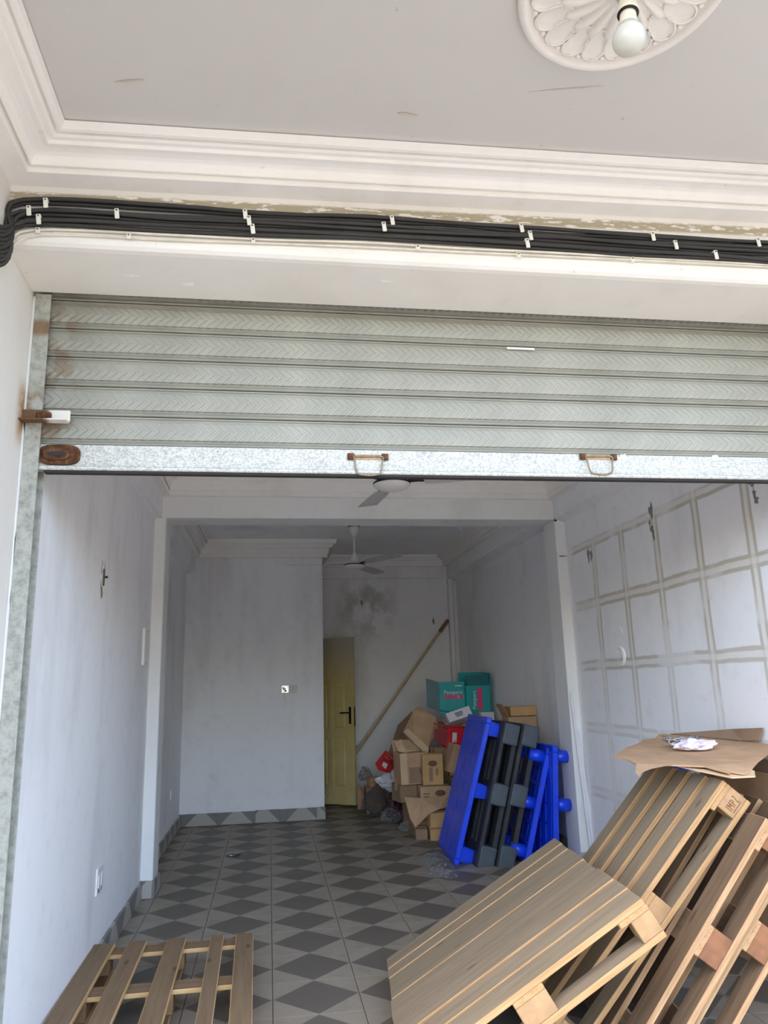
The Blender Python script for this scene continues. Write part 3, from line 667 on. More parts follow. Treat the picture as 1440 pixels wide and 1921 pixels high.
# ------------------------------------------------------------------ ceiling fans
def fan(loc, ztop, angs, R, label):
    t = thing('ceiling_fan', (loc[0], loc[1], ztop), label, 'fan'); dz = loc[2]-ztop
    bm = bmesh.new(); lathe(bm, [(0.062, -0.004), (0.064, -0.020), (0.05, -0.026)], 20); fin('ceiling_ring', bm, 'fan_dark', t, True)
    bm = bmesh.new(); lathe(bm, [(0.055, -0.022), (0.056, -0.034), (0.045, -0.075), (0.026, -0.115), (0.012, -0.135)], 20); fin('canopy', bm, 'fan_white', t, True)
    bm = bmesh.new(); tube(bm, [(0, 0, -0.12), (0, 0, dz+0.09)], 0.0105, 10); fin('down_rod', bm, 'fan_white', t, True)
    bm = bmesh.new(); lathe(bm, [(0.014, dz+0.130), (0.024, dz+0.118), (0.046, dz+0.078), (0.056, dz+0.040), (0.055, dz+0.030)], 24); fin('rod_cover', bm, 'fan_white', t, True)
    bm = bmesh.new(); lathe(bm, [(0.05, dz+0.030), (0.098, dz+0.022), (0.112, dz+0.004), (0.112, dz-0.010), (0.095, dz-0.028), (0.055, dz-0.040), (0.01, dz-0.043)], 28); fin('motor_housing', bm, 'fan_white', t, True)
    bm = bmesh.new(); lathe(bm, [(0.1125, dz+0.006), (0.1145, dz), (0.1125, dz-0.006)], 28); fin('trim_ring', bm, 'fan_dark', t, True)
    for a in angs:
        bm = bmesh.new(); Rz = Matrix.Rotation(math.radians(a), 4, 'Z') @ Matrix.Translation((0, 0, dz+0.004)) @ Matrix.Rotation(math.radians(-9), 4, 'X')
        st = [(0.20, 0.052), (0.30, 0.062), (0.45, 0.066), (0.60, 0.068), (R-0.02, 0.066), (R, 0.055)]
        up = [bm.verts.new(Rz @ Vector((x, w_, 0.002))) for x, w_ in st]; lo = [bm.verts.new(Rz @ Vector((x, -w_, 0.002))) for x, w_ in st]
        up2 = [bm.verts.new(Rz @ Vector((x, w_, -0.002))) for x, w_ in st]; lo2 = [bm.verts.new(Rz @ Vector((x, -w_, -0.002))) for x, w_ in st]
        for i in range(len(st)-1):
            bm.faces.new((up[i], up[i+1], lo[i+1], lo[i])); bm.faces.new((up2[i], lo2[i], lo2[i+1], up2[i+1]))
            bm.faces.new((up[i], up2[i], up2[i+1], up[i+1])); bm.faces.new((lo[i], lo[i+1], lo2[i+1], lo2[i]))
        bm.faces.new((up[0], lo[0], lo2[0], up2[0])); bm.faces.new((up[-1], up2[-1], lo2[-1], lo[-1]))
        b_ = fin('blade', bm, 'fan_blade', t)
        bm = bmesh.new(); quadpoly(bm, [Rz @ Vector(p) for p in ((0.09, 0.018, 0.006), (0.16, 0.020, 0.006), (0.26, 0.045, 0.005), (0.26, -0.045, 0.005), (0.16, -0.020, 0.006), (0.09, -0.018, 0.006))], Rz.to_3x3() @ Vector((0, 0, -0.004))); fin('blade_arm', bm, 'fan_dark', b_)
    return t
fan((0.86, 3.9, 2.645), ZC, (180, 60, -60), 0.72, 'white three-blade ceiling fan on a down rod in the rear room')
fan((0.705, 0.45, 2.592), ZC, (97, 217, 337), 0.60, 'white ceiling fan of the front room, mostly hidden behind the raised shutter')
t = thing('ceiling_hook', (2.02, 3.9, ZC), 'small white hook fixed in the rear ceiling, right of the fan', 'hook')
bm = bmesh.new(); tube(bm, smooth_path([(0, 0, 0.0), (0, 0, -0.04), (0.012, 0, -0.055), (0.02, 0, -0.04)], 4), 0.007, 6); fin('hook', bm, 'switch', t, True)

# ------------------------------------------------------------------ door, switches, sockets
hx_, hy_ = 0.46, 5.93; fx, fy = 1.005, 5.50
dl = math.hypot(fx-hx_, fy-hy_); ang = math.atan2(fy-hy_, fx-hx_)
do = bpy.data.objects.new('door_1', None); COL.objects.link(do); do.location = (hx_, hy_, 0); do.rotation_euler = (0, 0, ang); do['kind'] = 'structure'
do['label'] = 'yellow panelled door standing ajar beside the partition'
W_ = dl; TH = 0.040; st = 0.105
bm = bmesh.new()
cols = [0.0, 0.055, W_-0.105-0.20-0.055, W_-0.105-0.20, W_-0.105, W_]  # stile edges
zr = [0.03, 0.21, 0.80, 0.88, 1.46, 2.0]
for x0, x1, z0, z1 in [(0, 0.06, 0.03, 2.0), (W_-0.105, W_, 0.03, 2.0), (0.06, W_-0.105, 0.03, 0.21), (0.06, W_-0.105, 0.80, 0.88), (0.06, W_-0.105, 1.46, 2.0), (W_-0.365, W_-0.305, 0.21, 0.80), (W_-0.365, W_-0.305, 0.88, 1.46)]:
    bbox(bm, (x0, -TH/2, z0), (x1, TH/2, z1), 0.002)
fin('door_frame', bm, 'door', do)
for x0, x1 in ((0.06, W_-0.365), (W_-0.305, W_-0.105)):
    for z0, z1 in ((0.21, 0.80), (0.88, 1.46)):
        bm = bmesh.new(); bbox(bm, (x0-0.004, -TH/2+0.012, z0-0.004), (x1+0.004, TH/2-0.012, z1+0.004)); e = 0.028
        bbox(bm, (x0+e, -TH/2+0.004, z0+e), (x1-e, TH/2-0.004, z1-e), 0.012); fin('door_panel', bm, 'door', do)
hd = box('handle_plate', (W_-0.068, -TH/2-0.007, 0.96), (W_-0.034, -TH/2, 1.16), 'black_metal', do, 0.003)
bm = bmesh.new(); tube(bm, smooth_path([(0.0, 0.0, 0.032), (0.0, -0.038, 0.032), (-0.02, -0.046, 0.032), (-0.115, -0.046, 0.030)], 4), 0.0085, 8); fin('lever', bm, 'black_metal', hd, True)
box('lock_plate', (W_, -0.011, 0.93), (W_+0.003, 0.011, 1.16), 'black_metal', do)
def plate(name, Mx, w_, h_, label, cat, mat='switch', rockers=1, mark=None):
    t = thing(name, None, label, cat, mat=Mx)
    bm = bmesh.new(); bbox(bm, (-w_/2, -h_/2, 0), (w_/2, h_/2, 0.009), 0.003); fin('face_plate', bm, mat, t)
    for i in range(rockers):
        cx = (i-(rockers-1)/2)*w_*0.42
        bm = bmesh.new(); bbox(bm, (cx-w_*0.14, -h_*0.24, 0.008), (cx+w_*0.14, h_*0.24, 0.013), 0.002); fin('rocker', bm, mat, t)
    if mark:
        for x, y in mark:
            bm = bmesh.new(); bbox(bm, (x-0.005, y-0.009, 0.0085), (x+0.005, y+0.009, 0.0098), 0); fin('slot', bm, 'dark', t)
    return t
FP = lambda x, z: frame((1, 0, 0), (0, 0, 1), (0, -1, 0), (x, YP, z))
FL = lambda y, z, X=XL: frame((0, 1, 0), (0, 0, 1), (1, 0, 0), (X, y, z))
plate('light_switch', FP(0.247, 1.391), 0.082, 0.082, 'plain pale light switch on the partition, right one of the pair', 'switch', 'switch_grey')
t = thing('junction_box', None, 'open shiny metal junction box on the partition with a loose wire hanging down', 'junction box', mat=FP(0.155, 1.391))
bm = bmesh.new()
for lo, hi in (((-.038, -.038, 0), (.038, -.031, .014)), ((-.038, .031, 0), (.038, .038, .014)), ((-.038, -.031, 0), (-.031, .031, .014)), ((.031, -.031, 0), (.038, .031, .014)), ((-.03, -.03, 0), (.03, .03, .003))): bbox(bm, lo, hi)
fin('box_frame', bm, 'metal_box', t)
rnd = random.Random(3)
for i in range(4):
    bm = bmesh.new(); x, y = rnd.uniform(-.02, .02), rnd.uniform(-.02, .02); bbox(bm, (x-.011, y-.009, .003), (x+.011, y+.009, .012+.003*i), 0.002); fin('terminal', bm, 'white_print' if i % 2 else 'dark', t)
bm = bmesh.new(); tube(bm, smooth_path([(-0.012, -0.025, 0.006), (-0.014, -0.06, 0.012), (-0.004, -0.10, 0.010), (0.012, -0.125, 0.008)], 4), 0.003, 6); fin('loose_wire', bm, 'grey_plastic', t, True)
plate('wall_socket', FL(0.555, 0.443), 0.15, 0.135, 'white double wall socket low on the front left wall', 'socket', rockers=2, mark=[(-0.04, -0.045), (0.03, -0.045), (-0.02, -0.05)])
plate('wall_socket', FL(4.04, 0.43, XRL), 0.09, 0.09, 'small white wall socket low on the left wall of the rear room', 'socket', rockers=1, mark=[(0.0, -0.032)])
t = thing('blank_wall_plate', None, 'tall slim white blank plate on the left wall beside the column', 'plate', mat=FL(1.73, 1.71))
bm = bmesh.new(); bbox(bm, (-0.11, -0.13, 0), (0.11, 0.13, 0.018), 0.004); fin('cover', bm, 'switch', t)
for s_ in (-1, 1):
    bm = bmesh.new(); lathe(bm, [(0.006, 0.018), (0.006, 0.0195), (0.003, 0.020)], 10, Matrix.Translation((0, s_*0.11, 0))); fin('screw', bm, 'nail', t)
t = thing('wall_stud', None, 'short cross shaped metal stud left in a patched hole on the left wall', 'stud', mat=FL(0.236, 1.998))
bm = bmesh.new(); bbox(bm, (-0.007, -0.045, 0), (0.007, 0.045, 0.012), 0.002); fin('upright', bm, 'nail', t)
bm = bmesh.new(); tube(bm, [(0, 0, 0.006), (0.002, 0.002, 0.028)], 0.006, 8); fin('pin', bm, 'black_metal', t)

# ------------------------------------------------------------------ wooden pallets (u along the boards, -y across, z = deck normal)
def board(name, lo, hi, mat, edge, parent, rnd, bev=0.0025, wob=0.0):
    c = [(a+b)/2 for a, b in zip(lo, hi)]; hh = [(b-a)/2 for a, b in zip(lo, hi)]
    lng = max(range(3), key=lambda i: hh[i])
    bm = bmesh.new()
    sz = [hh[lng]] + [hh[i] for i in range(3) if i != lng]
    bbox(bm, (-sz[0], -sz[1], -sz[2]), sz, bev)
    bm.normal_update()
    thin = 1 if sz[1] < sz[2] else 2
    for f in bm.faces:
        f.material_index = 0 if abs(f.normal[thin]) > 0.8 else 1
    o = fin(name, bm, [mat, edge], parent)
    others = [i for i in range(3) if i != lng]
    Rm = Matrix.Identity(3); cols_ = [lng]+others
    Rm = Matrix([[1.0 if cols_[j] == i else 0.0 for j in range(3)] for i in range(3)])
    if Rm.determinant() < 0: Rm.col[2] = -Rm.col[2]
    o.matrix_local = Matrix.Translation(c) @ Rm.to_4x4() @ Matrix.Rotation(rnd.uniform(-wob, wob), 4, 'X')
    return o
def wooden_pallet(Mx, L, Wd, T, deck, label, mats, bw=0.1, ext=0.0, seed=0, runners=True, jitter=0.0):
    rnd = random.Random(seed); wd, ed, bl = mats
    t = thing('wooden_pallet', None, label, 'pallet', mat=Mx)
    th = 0.022*T/0.144; e0 = -ext
    for i, (v0, v1) in enumerate(deck):
        du = rnd.uniform(0, jitter); dz = rnd.uniform(-0.005, 0.001)
        board('deck_board', (e0+rnd.uniform(0, jitter), -v1, -th+dz), (L-du, -v0, dz), wd, ed, t, rnd)
    us = [(e0, e0+0.12), ((L+e0)/2-0.06, (L+e0)/2+0.06), (L-0.12, L)] if ext == 0 else [(e0, e0+0.12), (L/2-0.06, L/2+0.06), (L-0.12, L)]
    for u0, u1 in us:
        board('stringer_board', (u0, -Wd, -2*th), (u1, 0, -th-0.002), wd, ed, t, rnd)
    for (u0, u1) in us:
        for v0, v1 in ((0, 0.1), (Wd/2-0.06, Wd/2+0.06), (Wd-0.1, Wd)):
            q = (u0+u1)/2; b2 = bw if u1 > L-0.01 else 0.12
            uu = (u0, u0+b2) if u0 == e0 else ((u1-b2, u1) if u1 > L-0.01 else (u0, u1))
            box('block', (uu[0], -v1+0.001, -T+th), (uu[1], -v0-0.001, -2*th), bl, t, 0.003)
    if runners:
        for v0, v1 in ((0, 0.1), (Wd/2-0.05, Wd/2+0.05), (Wd-0.1, Wd)):
            board('runner_board', (e0, -v1, -T), (L, -v0, -T+th), wd, ed, t, rnd)
    return t
W1 = ('wood', 'wood_edge', 'block'); W2 = ('wood_d', 'wood_d_edge', 'block_d'); W3 = ('wood_f', 'wood_f_edge', 'block'); W4 = ('wood', 'wood_edge', 'block')
def pfr(R, o): return Matrix(((R[0][0], -R[0][1], R[0][2], o[0]), (R[1][0], -R[1][1], R[1][2], o[1]), (R[2][0], -R[2][1], R[2][2], o[2]), (0, 0, 0, 1)))
# centre: full-boarded pallet leaning on the next one
R1 = [[0.8536, -0.1174, -0.5075], [-0.0892, -0.9928, 0.0796], [0.5132, 0.0227, 0.8580]]
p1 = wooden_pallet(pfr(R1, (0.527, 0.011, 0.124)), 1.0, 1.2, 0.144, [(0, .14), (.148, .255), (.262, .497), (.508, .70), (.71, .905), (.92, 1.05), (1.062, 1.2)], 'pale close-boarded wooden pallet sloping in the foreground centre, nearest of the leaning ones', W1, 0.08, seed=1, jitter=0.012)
R2 = [[0.6564, -0.1317, -0.7428], [-0.0923, -0.9913, 0.0942], [0.7488, -0.0068, 0.6628]]
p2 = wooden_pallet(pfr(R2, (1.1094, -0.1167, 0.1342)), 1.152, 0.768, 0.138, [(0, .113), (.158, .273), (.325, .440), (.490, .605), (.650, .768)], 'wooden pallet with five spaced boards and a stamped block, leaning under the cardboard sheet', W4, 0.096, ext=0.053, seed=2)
R3 = [[0.609, -0.131, -0.782], [-0.085, -0.991, 0.099], [0.788, -0.006, 0.615]]
o3 = Vector((1.37, 0.133, 0.092))
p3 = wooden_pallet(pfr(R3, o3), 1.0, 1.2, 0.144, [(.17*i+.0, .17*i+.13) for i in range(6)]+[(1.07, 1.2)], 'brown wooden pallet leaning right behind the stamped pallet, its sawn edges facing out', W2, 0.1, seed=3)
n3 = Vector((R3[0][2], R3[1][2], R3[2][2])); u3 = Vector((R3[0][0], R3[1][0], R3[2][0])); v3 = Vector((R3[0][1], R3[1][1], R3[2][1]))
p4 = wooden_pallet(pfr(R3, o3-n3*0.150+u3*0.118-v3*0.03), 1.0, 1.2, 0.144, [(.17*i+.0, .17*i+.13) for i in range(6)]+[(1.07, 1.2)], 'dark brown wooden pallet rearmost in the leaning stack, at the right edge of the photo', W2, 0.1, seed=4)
# stamp on the end block of the second pallet (faces the viewer)
def ink(pts, nm='stamp_mark'):
    bm = bmesh.new()
    for (a, b) in pts:
        a, b = Vector(a), Vector(b); d = (b-a).normalized(); q = Vector((-d.y, d.x))*0.0016
        vs = [bm.verts.new((p.x, p.y, 0)) for p in (a+q, b+q, b-q, a-q)]; bm.faces.new(vs)
        # thin solid
    r = bmesh.ops.extrude_face_region(bm, geom=bm.faces[:]); bmesh.ops.translate(bm, vec=(0, 0, 0.0006), verts=[v for v in r['geom'] if isinstance(v, bmesh.types.BMVert)])
    return fin(nm, bm, 'stamp', p2)
mk = ink([((0, 0), (0, .03)), ((.008, 0), (.008, .03)), ((.008, .03), (.014, .012)), ((.014, .012), (.020, .03)), ((.020, .03), (.020, 0)), ((.028, 0), (.028, .03)), ((.028, .03), (.036, .026)), ((.036, .026), (.036, .016)), ((.036, .016), (.028, .014)), ((.044, .03), (.052, .03)), ((.052, .03), (.044, 0)), ((.044, 0), (.053, 0)), ((.0, -.008), (.053, -.008))])
mk.matrix_local = frame((1, 0, 0), (0, 0, 1), (0, -1, 0), (1.076, -0.768+0.0006, -0.096))
# on the floor at the left
Rf = [[0, 1, 0], [-1, 0, 0], [0, 0, 1]]
Mf = Matrix.Translation((-0.886, -0.675, 0.144)) @ Matrix.Rotation(math.radians(0.9), 4, 'Z') @ Matrix(((0, -1, 0, 0), (1, 0, 0, 0), (0, 0, 1, 0), (0, 0, 0, 1)))
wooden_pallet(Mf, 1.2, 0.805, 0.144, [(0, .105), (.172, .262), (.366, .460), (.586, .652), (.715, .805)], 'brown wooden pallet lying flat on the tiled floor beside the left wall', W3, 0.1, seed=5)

# ------------------------------------------------------------------ things on and behind the leaning pallets
def slab_poly(name, pts, th, mat, parent=None, sub=0, edge=None):
    bm = bmesh.new(); pts = [Vector(p) for p in pts]
    nrm = Vector((0, 0, 0))
    for i in range(len(pts)): nrm += (pts[i]-pts[0]).cross(pts[(i+1) % len(pts)]-pts[0])
    nrm.normalize()
    quadpoly(bm, pts, -nrm*th); bmesh.ops.triangulate(bm, faces=[f for f in bm.faces if len(f.verts) > 4])
    return fin(name, bm, mat, parent)
cs = thing('cardboard_sheet', (1.9, -0.4, 1.03), 'big torn brown cardboard sheet lying over the tops of the leaning pallets', 'cardboard')
D = Vector((1.9, -0.4, 1.03)); rel = lambda L_: [Vector(p)-D for p in L_]
slab_poly('main_panel', rel([(1.535, -.72, 1.037), (1.66, -.79, 1.036), (1.746, -.9, 1.037), (1.768, -1.03, 1.024), (1.80, -.99, 1.023), (1.83, -1.03, 1.018), (1.872, -1.0, 1.02), (2.05, -.80, 1.035), (2.40, -.45, 1.060), (2.40, -.25, 1.066), (2.372, -.20, 1.066), (2.234, .25, 1.081), (2.193, .30, 1.081), (2.06, .12, 1.072), (1.98, .10, 1.070), (1.91, -.02, 1.066), (1.74, -.20, 1.058), (1.555, -.45, 1.048), (1.565, -.58, 1.043)]), 0.007, 'card', cs)
slab_poly('back_flap', rel([(2.234, .25, 1.081), (2.392, -.10, 1.118), (2.398, -.36, 1.136), (2.385, -.33, 1.075), (2.372, -.22, 1.068)]), 0.006, 'card_d', cs)
slab_poly('hanging_flap', rel([(1.535, -.72, 1.036), (1.66, -.79, 1.034), (1.585, -.755, 1.018), (1.548, -.735, 1.002), (1.540, -.732, .984), (1.527, -.722, 1.0)]), 0.005, 'card_d', cs)
slab_poly('under_sheet', rel([(1.765, -1.05, 1.008), (1.875, -1.035, 1.006), (1.93, -.95, 1.016), (1.93, -.70, 1.024), (1.70, -.70, 1.028), (1.70, -.88, 1.024)]), 0.005, 'card_l', cs)
bt = thing('blue_bag', (1.80, -0.72, 1.01), 'scrap of blue plastic bag squeezed under the cardboard sheet', 'bag')
bm = bmesh.new(); bmesh.ops.create_icosphere(bm, subdivisions=3, radius=1.0)
for v in bm.verts: v.co = Vector((v.co.x*0.07, v.co.y*0.16, v.co.z*0.008))*(1+0.2*mnoise.noise(v.co*3))
fin('bag_body', bm, 'blue', bt, True)
# flattened cartons between pallets and wall
for i, (x, y0, y1, z1, lb, m_) in enumerate([(2.392, -1.05, 0.25, 0.99, 'tall dark flattened carton upright against the right wall behind the pallets', 'card_d'), (2.36, -1.25, 0.05, 0.93, 'second flattened brown carton upright behind the pallets, printed band across it', 'card')]):
    t = thing('flattened_carton', (x, (y0+y1)/2, 0), lb, 'carton')
    hw = (y1-y0)/2
    bm = bmesh.new(); bbox(bm, (-0.011, -hw, 0), (0.011, hw, z1*0.62), 0.004); fin('lower_panel', bm, m_, t)
    bm = bmesh.new(); bbox(bm, (-0.010, -hw, z1*0.62), (0.010, hw, z1*0.80), 0.003); fin('middle_panel', bm, 'card_d' if i else 'card', t)
    bm = bmesh.new(); bbox(bm, (-0.009, -hw, z1*0.80), (0.009, hw, z1), 0.003); fin('top_flap', bm, m_, t)
    bm = bmesh.new(); bbox(bm, (-0.0125, -hw*0.6, z1*0.64), (-0.0095, hw*0.4, z1*0.68), 0); fin('printed_band', bm, 'print_brown', t)
# chain and cloth
ct = thing('crumpled_cloth', (1.99, -0.42, 1.075), 'crumpled pinkish white cloth lying on the cardboard sheet by the chain', 'cloth')
bm = bmesh.new(); bmesh.ops.create_icosphere(bm, subdivisions=4, radius=1.0)
for v in bm.verts:
    p = v.co.copy(); f = 1+0.45*mnoise.noise(p*2.2+Vector((3, 1, 4)))+0.2*abs(mnoise.noise(p*5.5))
    v.co = Vector((p.x*0.092, p.y*0.06, p.z*0.028))*f
    v.co.z = max(v.co.z, -0.016)
fin('cloth_body', bm, 'tissue', ct)
ch = thing('steel_chain', (1.995, -0.31, 1.098), 'heap of shiny steel chain on the cardboard sheet beside the white cloth', 'chain')
rnd = random.Random(11); bm0 = bmesh.new()
lp_ = [Vector((0.010*math.cos(a)+(0.008 if math.cos(a) > 0 else -0.008), 0.0085*math.sin(a), 0)) for a in [2*PI*i/12 for i in range(12)]]
tube(bm0, lp_+[lp_[0]], 0.0024, 6, False); lme = bpy.data.meshes.new('link'); bm0.to_mesh(lme); bm0.free(); lme.materials.append(M['chain'])
for p in lme.polygons: p.use_smooth = True
path = []
for i in range(58):
    a = i*0.42; r = 0.028+0.030*(0.5+0.5*math.sin(i*0.23))
    path.append(Vector((r*1.5*math.cos(a)+0.02*math.sin(i*.11), r*math.sin(a), -0.010+0.030*abs(mnoise.noise(Vector((i*.31, 0, 2)))))))
for i, p in enumerate(path):
    o = bpy.data.objects.new('link', lme); COL.objects.link(o); o.parent = ch; o.location = p
    d = path[(i+1) % len(path)]-p; o.rotation_euler = (PI/2*(i % 2)+rnd.uniform(-.3, .3), rnd.uniform(-.3, .3), math.atan2(d.y, d.x))

# ------------------------------------------------------------------ plastic pallets in the rear room
def foot(bm, c, r0, r1, h, sgn, sq=False):
    n_ = 4 if sq else 14; off = PI/4 if sq else 0
    k_ = 1.3 if sq else 1
    a = [bm.verts.new((c[0]+r0*k_*math.cos(2*PI*i/n_+off), c[1]+r0*k_*math.sin(2*PI*i/n_+off), c[2])) for i in range(n_)]
    b = [bm.verts.new((c[0]+r1*k_*math.cos(2*PI*i/n_+off), c[1]+r1*k_*math.sin(2*PI*i/n_+off), c[2]+sgn*h)) for i in range(n_)]
    for i in range(n_): bm.faces.new((a[i], a[(i+1) % n_], b[(i+1) % n_], b[i]))
    bm.faces.new(a[::-1]); bm.faces.new(b)
    if sq: bmesh.ops.bevel(bm, geom=list({e for v in b for e in v.link_edges}), offset=0.012, segments=2, affect='EDGES')
def plastic_pallet(Mx, L, Wd, T, mat, label, slots=(5, 4), fr=0.07, square=True, fr1=None):
    """local: x along L (up), y across, z = deck normal, deck top at z=0, feet at -z"""
    t = thing('plastic_pallet', None, label, 'pallet', mat=Mx); dk = 0.045
    bm = bmesh.new(); bbox(bm, (0, 0, -dk), (0.05, Wd, 0), 0.006); bbox(bm, (L-0.05, 0, -dk), (L, Wd, 0), 0.006)
    bbox(bm, (0.05, 0, -dk), (L-0.05, 0.045, 0), 0.006); bbox(bm, (0.05, Wd-0.045, -dk), (L-0.05, Wd, 0), 0.006)
    fin('deck_rim', bm, mat, t, False)
    ns = slots[1]; pw = (Wd-0.09)/ns
    for i in range(ns):
        bm = bmesh.new(); bbox(bm, (0.05, 0.045+i*pw+0.012, -0.018), (L-0.05, 0.045+(i+1)*pw-0.012, -0.003), 0.003); fin('deck_slat', bm, mat, t)
    for j in range(1, slots[0]):
        x = L*j/slots[0]; bm = bmesh.new(); bbox(bm, (x-0.012, 0.045, -dk+0.004), (x+0.012, Wd-0.045, -0.004), 0.002); fin('deck_rib', bm, mat, t)
    for fx_ in (0.085, L/2, L-0.085):
        for fy_ in (0.075, Wd/2, Wd-0.075):
            bm = bmesh.new(); foot(bm, (fx_, fy_, -dk+0.005), fr, fr1 or fr*0.8, T-dk, -1, square); fin('foot', bm, mat, t, not square)
    return t
def lean(x0, y0, a, yaw=0.0, flip=False, off=0.0):
    """pallet standing on its x=0 edge, deck facing -X (or +X when flipped), leaning towards +X by angle a; y runs to the back"""
    u = Vector((math.sin(a), 0, math.cos(a)));
    if not flip: n_ = Vector((-math.cos(a), 0, math.sin(a))); v = n_.cross(u)
    else: n_ = Vector((math.cos(a), 0, -math.sin(a))); v = n_.cross(u)
    Rz = Matrix.Rotation(yaw, 3, 'Z'); u, v, n_ = Rz @ u, Rz @ v, Rz @ n_
    return u, v, n_
A = math.radians(16.8); u, v, n_ = lean(0, 0, A)
# v points to +Y or -Y; make the pallet run to the back
def place(x, y, z, a, yaw, flip, Wd):
    u, v, n_ = lean(0, 0, a, yaw, flip)
    o = Vector((x, y, z))
    if v.y < 0: o = o - v*Wd
    return frame(u, v, n_, o)
lift = lambda a, T: 0.0
plastic_pallet(place(1.425, 2.37, 0.045*math.sin(A)-0.010, A, -0.06, False, 0.80), 1.17, 0.80, 0.165, 'blue', 'bright blue plastic pallet leaning in front of the two black pallets, deck to the left', (7, 5), 0.066, True)
# two black pallets: deck, three runner rows and blocks
def black_pallet(Mx, L, Wd, T, label):
    t = thing('plastic_pallet', None, label, 'pallet', mat=Mx)
    bm = bmesh.new()
    for v0, v1 in ((0.022, 0.12), (Wd/2-0.06, Wd/2+0.06), (Wd-0.12, Wd)): bbox(bm, (0, v0, -0.035), (L, v1, 0), 0.006)
    for x in (0, L/2-0.08, L-0.16): bbox(bm, (x, 0.12, -0.035), (x+0.16, Wd-0.12, -0.002), 0.004)
    fin('deck_rim', bm, 'black_pl', t)
    nb = 6
    for i in range(nb):
        y = 0.13+(Wd-0.26)*i/(nb-1)
        bm = bmesh.new(); bbox(bm, (0.16, y-0.02, -0.028), (L-0.16, y+0.02, -0.004), 0.003); fin('deck_slat', bm, 'black_pl', t)
    for x in (0.0, L/2-0.085, L-0.17):
        for v0, v1 in ((-0.004, 0.13), (Wd/2-0.065, Wd/2+0.065), (Wd-0.13, Wd)):
            bm = bmesh.new(); bbox(bm, (x, v0, -T+0.002), (x+0.17, v1, -0.008), 0.014, seg=2); fin('block', bm, 'slate_pl', t)
    for v0, v1 in ((0.028, 0.12), (Wd/2-0.06, Wd/2+0.06), (Wd-0.12, Wd)):
        bm = bmesh.new(); bbox(bm, (0.16, v0, -T), (L-0.16, v1, -T+0.04), 0.004); fin('runner', bm, 'black_pl', t)
    return t
AB = math.radians(15.5)
black_pallet(place(1.575, 2.235, 0.0, AB, -0.02, False, 0.78), 1.125, 0.78, 0.142, 'black plastic pallet leaning directly behind the front blue pallet, left one of the black pair')
black_pallet(place(1.575+0.147/math.cos(AB), 2.20, 0.0, AB, -0.02, False, 0.78), 1.105, 0.78, 0.142, 'black plastic pallet, right one of the black pair, nearer the open blue pallets')
ABb = math.radians(16); 
plastic_pallet(place(1.985, 2.17, 0.0, ABb, -0.10, True, 0.70), 0.90, 0.70, 0.165, 'blue', 'blue plastic pallet showing its ribbed underside, its round feet pointing left at the black pallets', (6, 4), 0.052, False, 0.046)
plastic_pallet(place(2.135, 2.045, 0.0, math.radians(4.0), 0.0, False, 0.60), 0.90, 0.60, 0.165, 'blue', 'blue plastic pallet standing almost upright nearest the right column, round feet pointing right', (6, 4), 0.052, False, 0.046)
plastic_pallet(place(2.335, 2.70, 0.0, math.radians(2.0), 0.0, False, 0.75), 0.78, 0.75, 0.10, 'grey_pl', 'dark grey plastic pallet upright against the rear right wall behind the blue ones', (5, 4), 0.06, True)

